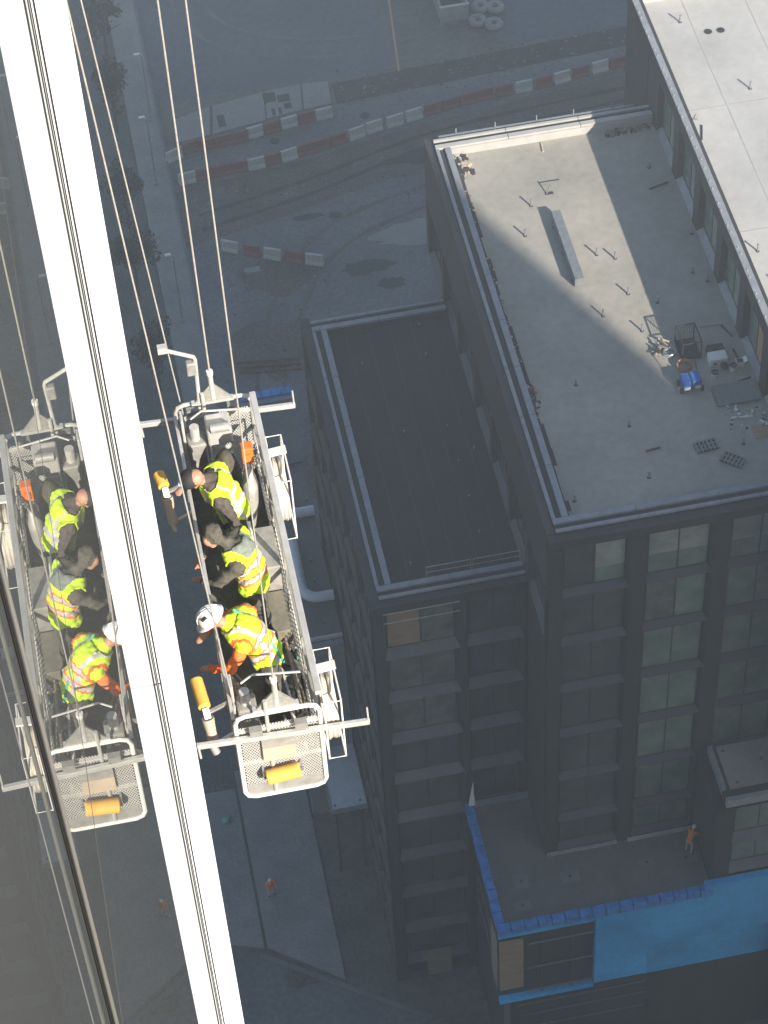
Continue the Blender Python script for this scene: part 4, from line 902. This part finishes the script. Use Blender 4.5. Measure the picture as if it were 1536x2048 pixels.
def worker(name, label, P, look, cols, hat, stripes):
    """P: joint positions. look: unit direction the face points to. cols: dict of materials. Everyone faces the glass (-X)"""
    J = dict(P); bones = []
    hd = V(*P['head']); lk = V(*look).normalized(); up = (hd-V(*P['neck'])).normalized(); up = (up-lk*up.dot(lk)).normalized(); sd = lk.cross(up).normalized()
    hm = cols.get('head', 'skin')
    J['skull'] = hd; bones.append(('skull', tuple(hd-lk*.03+up*.02), .088, .092, cols.get('skull', hm)))
    bones.append((tuple(hd+lk*.035-up*.05), tuple(hd+lk*.055-up*.075), .058, .042, 'skin'))       # jaw, chin
    bones.append((tuple(hd+lk*.085+up*.005), tuple(hd+lk*.108-up*.022), .012, .016, 'skin'))       # nose
    bones.append((tuple(hd+lk*.04), tuple(hd+lk*.05-up*.01), .068, .066, 'skin'))                  # face
    for s in (1, -1):
        bones.append((tuple(hd+sd*s*.088-up*.01), tuple(hd+sd*s*.09-up*.035), .016, .013, cols.get('skull', 'skin') if cols.get('hood') else 'skin'))   # ears
        bones.append((tuple(hd+lk*.088+sd*s*.032+up*.028), tuple(hd+lk*.092+sd*s*.036+up*.03), .010, .010, 'hair'))     # brow over eyes
    bones.append((tuple(hd+lk*.088-up*.05-sd*.02), tuple(hd+lk*.088-up*.05+sd*.02), .010, .010, 'lip'))
    bones.append(('neck', 'skull', .058, .055, 'skin' if not cols.get('hood') else cols['jacket']))
    jm, pm = cols['jacket'], cols['pants']; n_t = len(bones)
    bones.append(('pelvis', 'belly', .155, .145, jm)); bones.append(('belly', 'chest', .150, .165, jm)); bones.append(('chest', 'neck', .14, .075, jm))
    bones.append(('chest', 'shF', .13, .085, jm)); bones.append(('chest', 'shN', .13, .085, jm)); bones.append(('neck', 'shF', .07, .075, jm)); bones.append(('neck', 'shN', .07, .075, jm))
    bones.append(('belly', 'shF', .10, .07, jm)); bones.append(('belly', 'shN', .10, .07, jm))
    tors = list(range(n_t, len(bones)))
    for s in 'FN':
        bones.append(('sh'+s, 'el'+s, .072, .052, cols['sleeve'])); bones.append(('el'+s, 'wr'+s, .052, .036, cols['sleeve']))
        wv = V(*J['wr'+s]); dv = (wv-V(*J['el'+s])).normalized()
        hand(J, bones, J['wr'+s], dv, (dv.x*0-.3, 0, -1), cols.get('glove', 'skin'), .55)
        bones.append(('hip'+s, 'kn'+s, .095, .065, pm)); bones.append(('kn'+s, 'an'+s, .062, .045, pm))
        a = V(*J['an'+s]); bones.append((tuple(a+V(.04, 0, -.05)), tuple(a+V(-.13, 0, -.055)), .045, .04, 'boot'))
    bones.append(('pelvis', 'hipF', .13, .11, pm)); bones.append(('pelvis', 'hipN', .13, .11, pm))
    mats = []
    for *_, m in bones:
        if m not in mats: mats.append(m)
    pel, nk = V(*J['pelvis']), V(*J['neck']); ax = (nk-pel); L = ax.length; ax.normalize()
    lat = (V(*J['shF'])-V(*J['shN'])); lat = (lat-ax*lat.dot(ax)).normalized(); ch = V(*J['chest'])
    def clip(c):
        t = (c-pel).dot(ax)/L; u = (c-ch).dot(lat)
        return -.05 < t < .97 and abs(u) < .215
    def stripe(c):
        t = (c-pel).dot(ax); u = abs((c-ch).dot(lat))
        return stripes(t/L, u)
    root = person(name, label, J, bones, mats, vest=dict(bones=set(tors), stripe=stripe, clip=clip, mats=['vest_y', 'vest_o', 'vest_s', 'vest_g']))
    if hat:
        e = MB(); kind, hmat = hat
        nU = 16; rows_ = 8; c0 = hd-lk*.012+up*.02 if kind == 'hard' else hd+lk*.018+up*.032
        for i in range(rows_+1):
            th = math.pi/2*i/rows_
            for j in range(nU):
                p = 2*math.pi*j/nU; rx, ry, rz = (.142, .118, .125) if kind == 'hard' else (.112, .106, .108)
                e.v.append(tuple(c0+lk*(rx*math.sin(th)*math.cos(p))+sd*(ry*math.sin(th)*math.sin(p))+up*(rz*math.cos(th))))
        for i in range(rows_):
            for j in range(nU): e.f.append((i*nU+j, i*nU+(j+1) % nU, (i+1)*nU+(j+1) % nU, (i+1)*nU+j)); e.mi.append(0)
        b0 = rows_*nU; o = len(e.v)
        for j in range(nU):
            p = 2*math.pi*j/nU; ext = .018+(.045 if math.cos(p) > .2 else 0)
            rx, ry = (.142, .118) if kind == 'hard' else (.112, .106)
            e.v.append(tuple(c0+lk*((rx+ext)*math.cos(p))+sd*((ry+(.016 if kind == 'hard' else .003))*math.sin(p))-up*.012))
        for j in range(nU): e.f.append((b0+j, b0+(j+1) % nU, o+(j+1) % nU, o+j)); e.mi.append(0)
        h = e.build('hard_hat' if kind == 'hard' else 'cap', hmat, root, True)
        sdm = h.modifiers.new('solid', 'SOLIDIFY'); sdm.thickness = .004
        if kind == 'hard':
            r_ = MB()
            for q in (-.025, 0, .025): r_.tube([tuple(c0+lk*(.142*math.sin(t))*1.005+sd*q+up*(.129*math.cos(t)*(1-abs(q)*.8))) for t in (-1.2, -.8, -.4, 0, .4, .8, 1.2)], .006, 6)
            r_.build('ridge', hmat, h, True)
            q = c0+sd*-.118*.72+up*.09+lk*.01
            MB().bar(tuple(q-lk*.03), tuple(q+lk*.03), .012, .03).build('sticker', 'gasket', h)
        else:
            q = c0+lk*.115+up*.02
            MB().bar(tuple(q-sd*.06), tuple(q+sd*.06), .05, .05).build('head_lamp', 'label_blue', h, bevel=.01)
    return root

def joints(head, neck, chest, pelvis, shF, shN, elF, wrF, elN, wrN, feet_x):
    P = dict(head=head, neck=neck, chest=chest, pelvis=pelvis, shF=shF, shN=shN, elF=elF, wrF=wrF, elN=elN, wrN=wrN)
    P['belly'] = tuple((chest[i]+pelvis[i])/2+(.03 if i == 0 else 0) for i in range(3))
    for s, o in (('F', .1), ('N', -.1)):
        P['hip'+s] = (pelvis[0], pelvis[1]+o, pelvis[2]-.06); P['kn'+s] = (feet_x-.05, pelvis[1]+o*1.3, ZD+.48); P['an'+s] = (feet_x, pelvis[1]+o*1.5, ZD+.10)
    P['base'] = (feet_x, pelvis[1], ZD)
    return P
def st_full(t, u):
    if u > .185: return 1
    if .22 < t < .31 or .52 < t < .60: return 2
    if .19 < t < .34 or .49 < t < .63: return 1
    if .085 < u < .125: return 2
    return 0
def st_grey(t, u):
    if t > .74 and u < .13: return 3
    if .24 < t < .33 or .50 < t < .58: return 2
    if .20 < t < .37 or .46 < t < .62: return 1
    return 0
def st_plain(t, u):
    if .30 < t < .42 or .62 < t < .70: return 2
    if .1 < u < .13: return 2
    return 0
M['lip'] = mat('lips', (.36, .13, .10), .5, .1, 10)
W3 = worker('person', 'person in white hard hat and yellow vest with orange sleeves leaning to the glass',
       joints((.40, 14.90, 93.19), (.54, 14.885, 93.08), (.69, 14.86, 92.97), (.88, 14.80, 92.58), (.74, 15.06, 93.0), (.66, 14.67, 92.98), (.52, 15.22, 92.76), (.36, 15.10, 92.74), (.50, 14.58, 92.76), (.34, 14.66, 92.72), 1.0),
       (-.75, -.05, -.6), dict(jacket='vest_y', sleeve='vest_o', pants='pants', glove='skin'), ('hard', 'helmet'), st_full)
W2 = worker('person', 'person in dark hooded jacket and orange striped yellow vest working at the glass',
       joints((.56, 15.90, 93.2), (.69, 15.87, 93.1), (.80, 15.82, 92.99), (.90, 15.72, 92.56), (.84, 16.02, 93.03), (.74, 15.62, 93.0), (.62, 16.16, 92.84), (.46, 16.02, 92.78), (.53, 15.60, 92.80), (.40, 15.72, 92.76), 1.0),
       (-.85, -.2, -.5), dict(jacket='jacket2', sleeve='jacket2', pants='pants', hood=True, skull='jacket2', head='jacket2'), None, st_grey)
W1 = worker('person', 'person in dark cap with head lamp and silver striped yellow vest at the far hoist',
       joints((.49, 16.68, 93.2), (.61, 16.70, 93.12), (.71, 16.70, 93.0), (.85, 16.71, 92.56), (.76, 16.91, 93.04), (.72, 16.50, 93.01), (.56, 17.05, 92.84), (.42, 16.95, 92.82), (.82, 16.34, 92.82), (.90, 16.22, 92.58), 1.0),
       (-.75, .35, -.55), dict(jacket='jacket', sleeve='jacket', pants='pants'), ('cap', 'dark'), st_plain)
# harness strap on the helmeted worker
hs = MB(); hs.tube([(.62, 14.98, 93.165), (.80, 14.86, 93.03), (.95, 14.74, 92.80), (1.02, 14.68, 92.6)], .014, 6); hs.build('harness_strap', 'harness', W3, True)
hs = MB(); hs.tube([(.62, 14.78, 93.14), (.82, 14.84, 93.02), (.98, 14.92, 92.78)], .012, 6); hs.build('harness_strap', 'vest_s', W3, True)

# far worker on the terrace, and one on the pavement
def small_worker(loc, label, face, bend=.25):
    x, y, z = loc; fx, fy = face; sx, sy = -fy, fx
    def q(f, s, h): return (x+fx*f+sx*s, y+fy*f+sy*s, z+h)
    J = dict(base=loc, pel=q(0, 0, .92), ch=q(bend*.6, 0, 1.30), nk=q(bend*.9, 0, 1.45), hd=q(bend*1.2, 0, 1.60))
    bones = [('pel', 'ch', .14, .17, 'vest_o'), ('ch', 'nk', .13, .07, 'vest_o'), ('nk', 'hd', .055, .09, 'skin'), ('hd', q(bend*1.25, 0, 1.63), .10, .105, 'helmet')]
    for s in (1, -1):
        bones += [(q(bend*.8, .19*s, 1.38), q(bend+.12, .27*s, 1.12), .07, .052, 'vest_o'), (q(bend+.12, .27*s, 1.12), q(bend+.36, .2*s, 1.02), .05, .036, 'vest_o')]
        bones += [(q(bend+.36, .2*s, 1.02), q(bend+.44, .19*s, 1.0), .035, .03, 'skin')]
        bones += [(q(0, .1*s, .88), q(.06, .13*s, .48), .095, .065, 'tan'), (q(.06, .13*s, .48), q(-.02, .14*s, .1), .062, .045, 'tan'), (q(-.04, .14*s, .045), q(.13, .15*s, .04), .045, .04, 'boot')]
    return person('person', label, J, bones, ['vest_o', 'skin', 'helmet', 'tan', 'boot'], voxel=.03)
small_worker((21.25, 58.85, 14.81), 'person in bright orange jacket working in the terrace corner', (.7, .7), .3)
small_worker((2.75, 69.9, .14), 'person in red orange jacket standing on the pavement below', (.3, -.95), .1)

# ------------------------------------------------------------------ haze
hz = bpy.data.materials.new('haze'); hz.use_nodes = True; t_ = hz.node_tree; t_.nodes.remove(t_.nodes['Principled BSDF'])
pv = t_.nodes.new('ShaderNodeVolumePrincipled'); pv.inputs['Color'].default_value = (.74, .88, 1.0, 1); pv.inputs['Density'].default_value = .00115
t_.links.new(pv.outputs[0], t_.nodes['Material Output'].inputs['Volume'])
b = MB(); b.box(-182, 182, -122, 242, -1, 133); o = b.build('haze', hz); o['kind'] = 'stuff'; o['label'] = 'thin pale haze hanging in the air over the street'
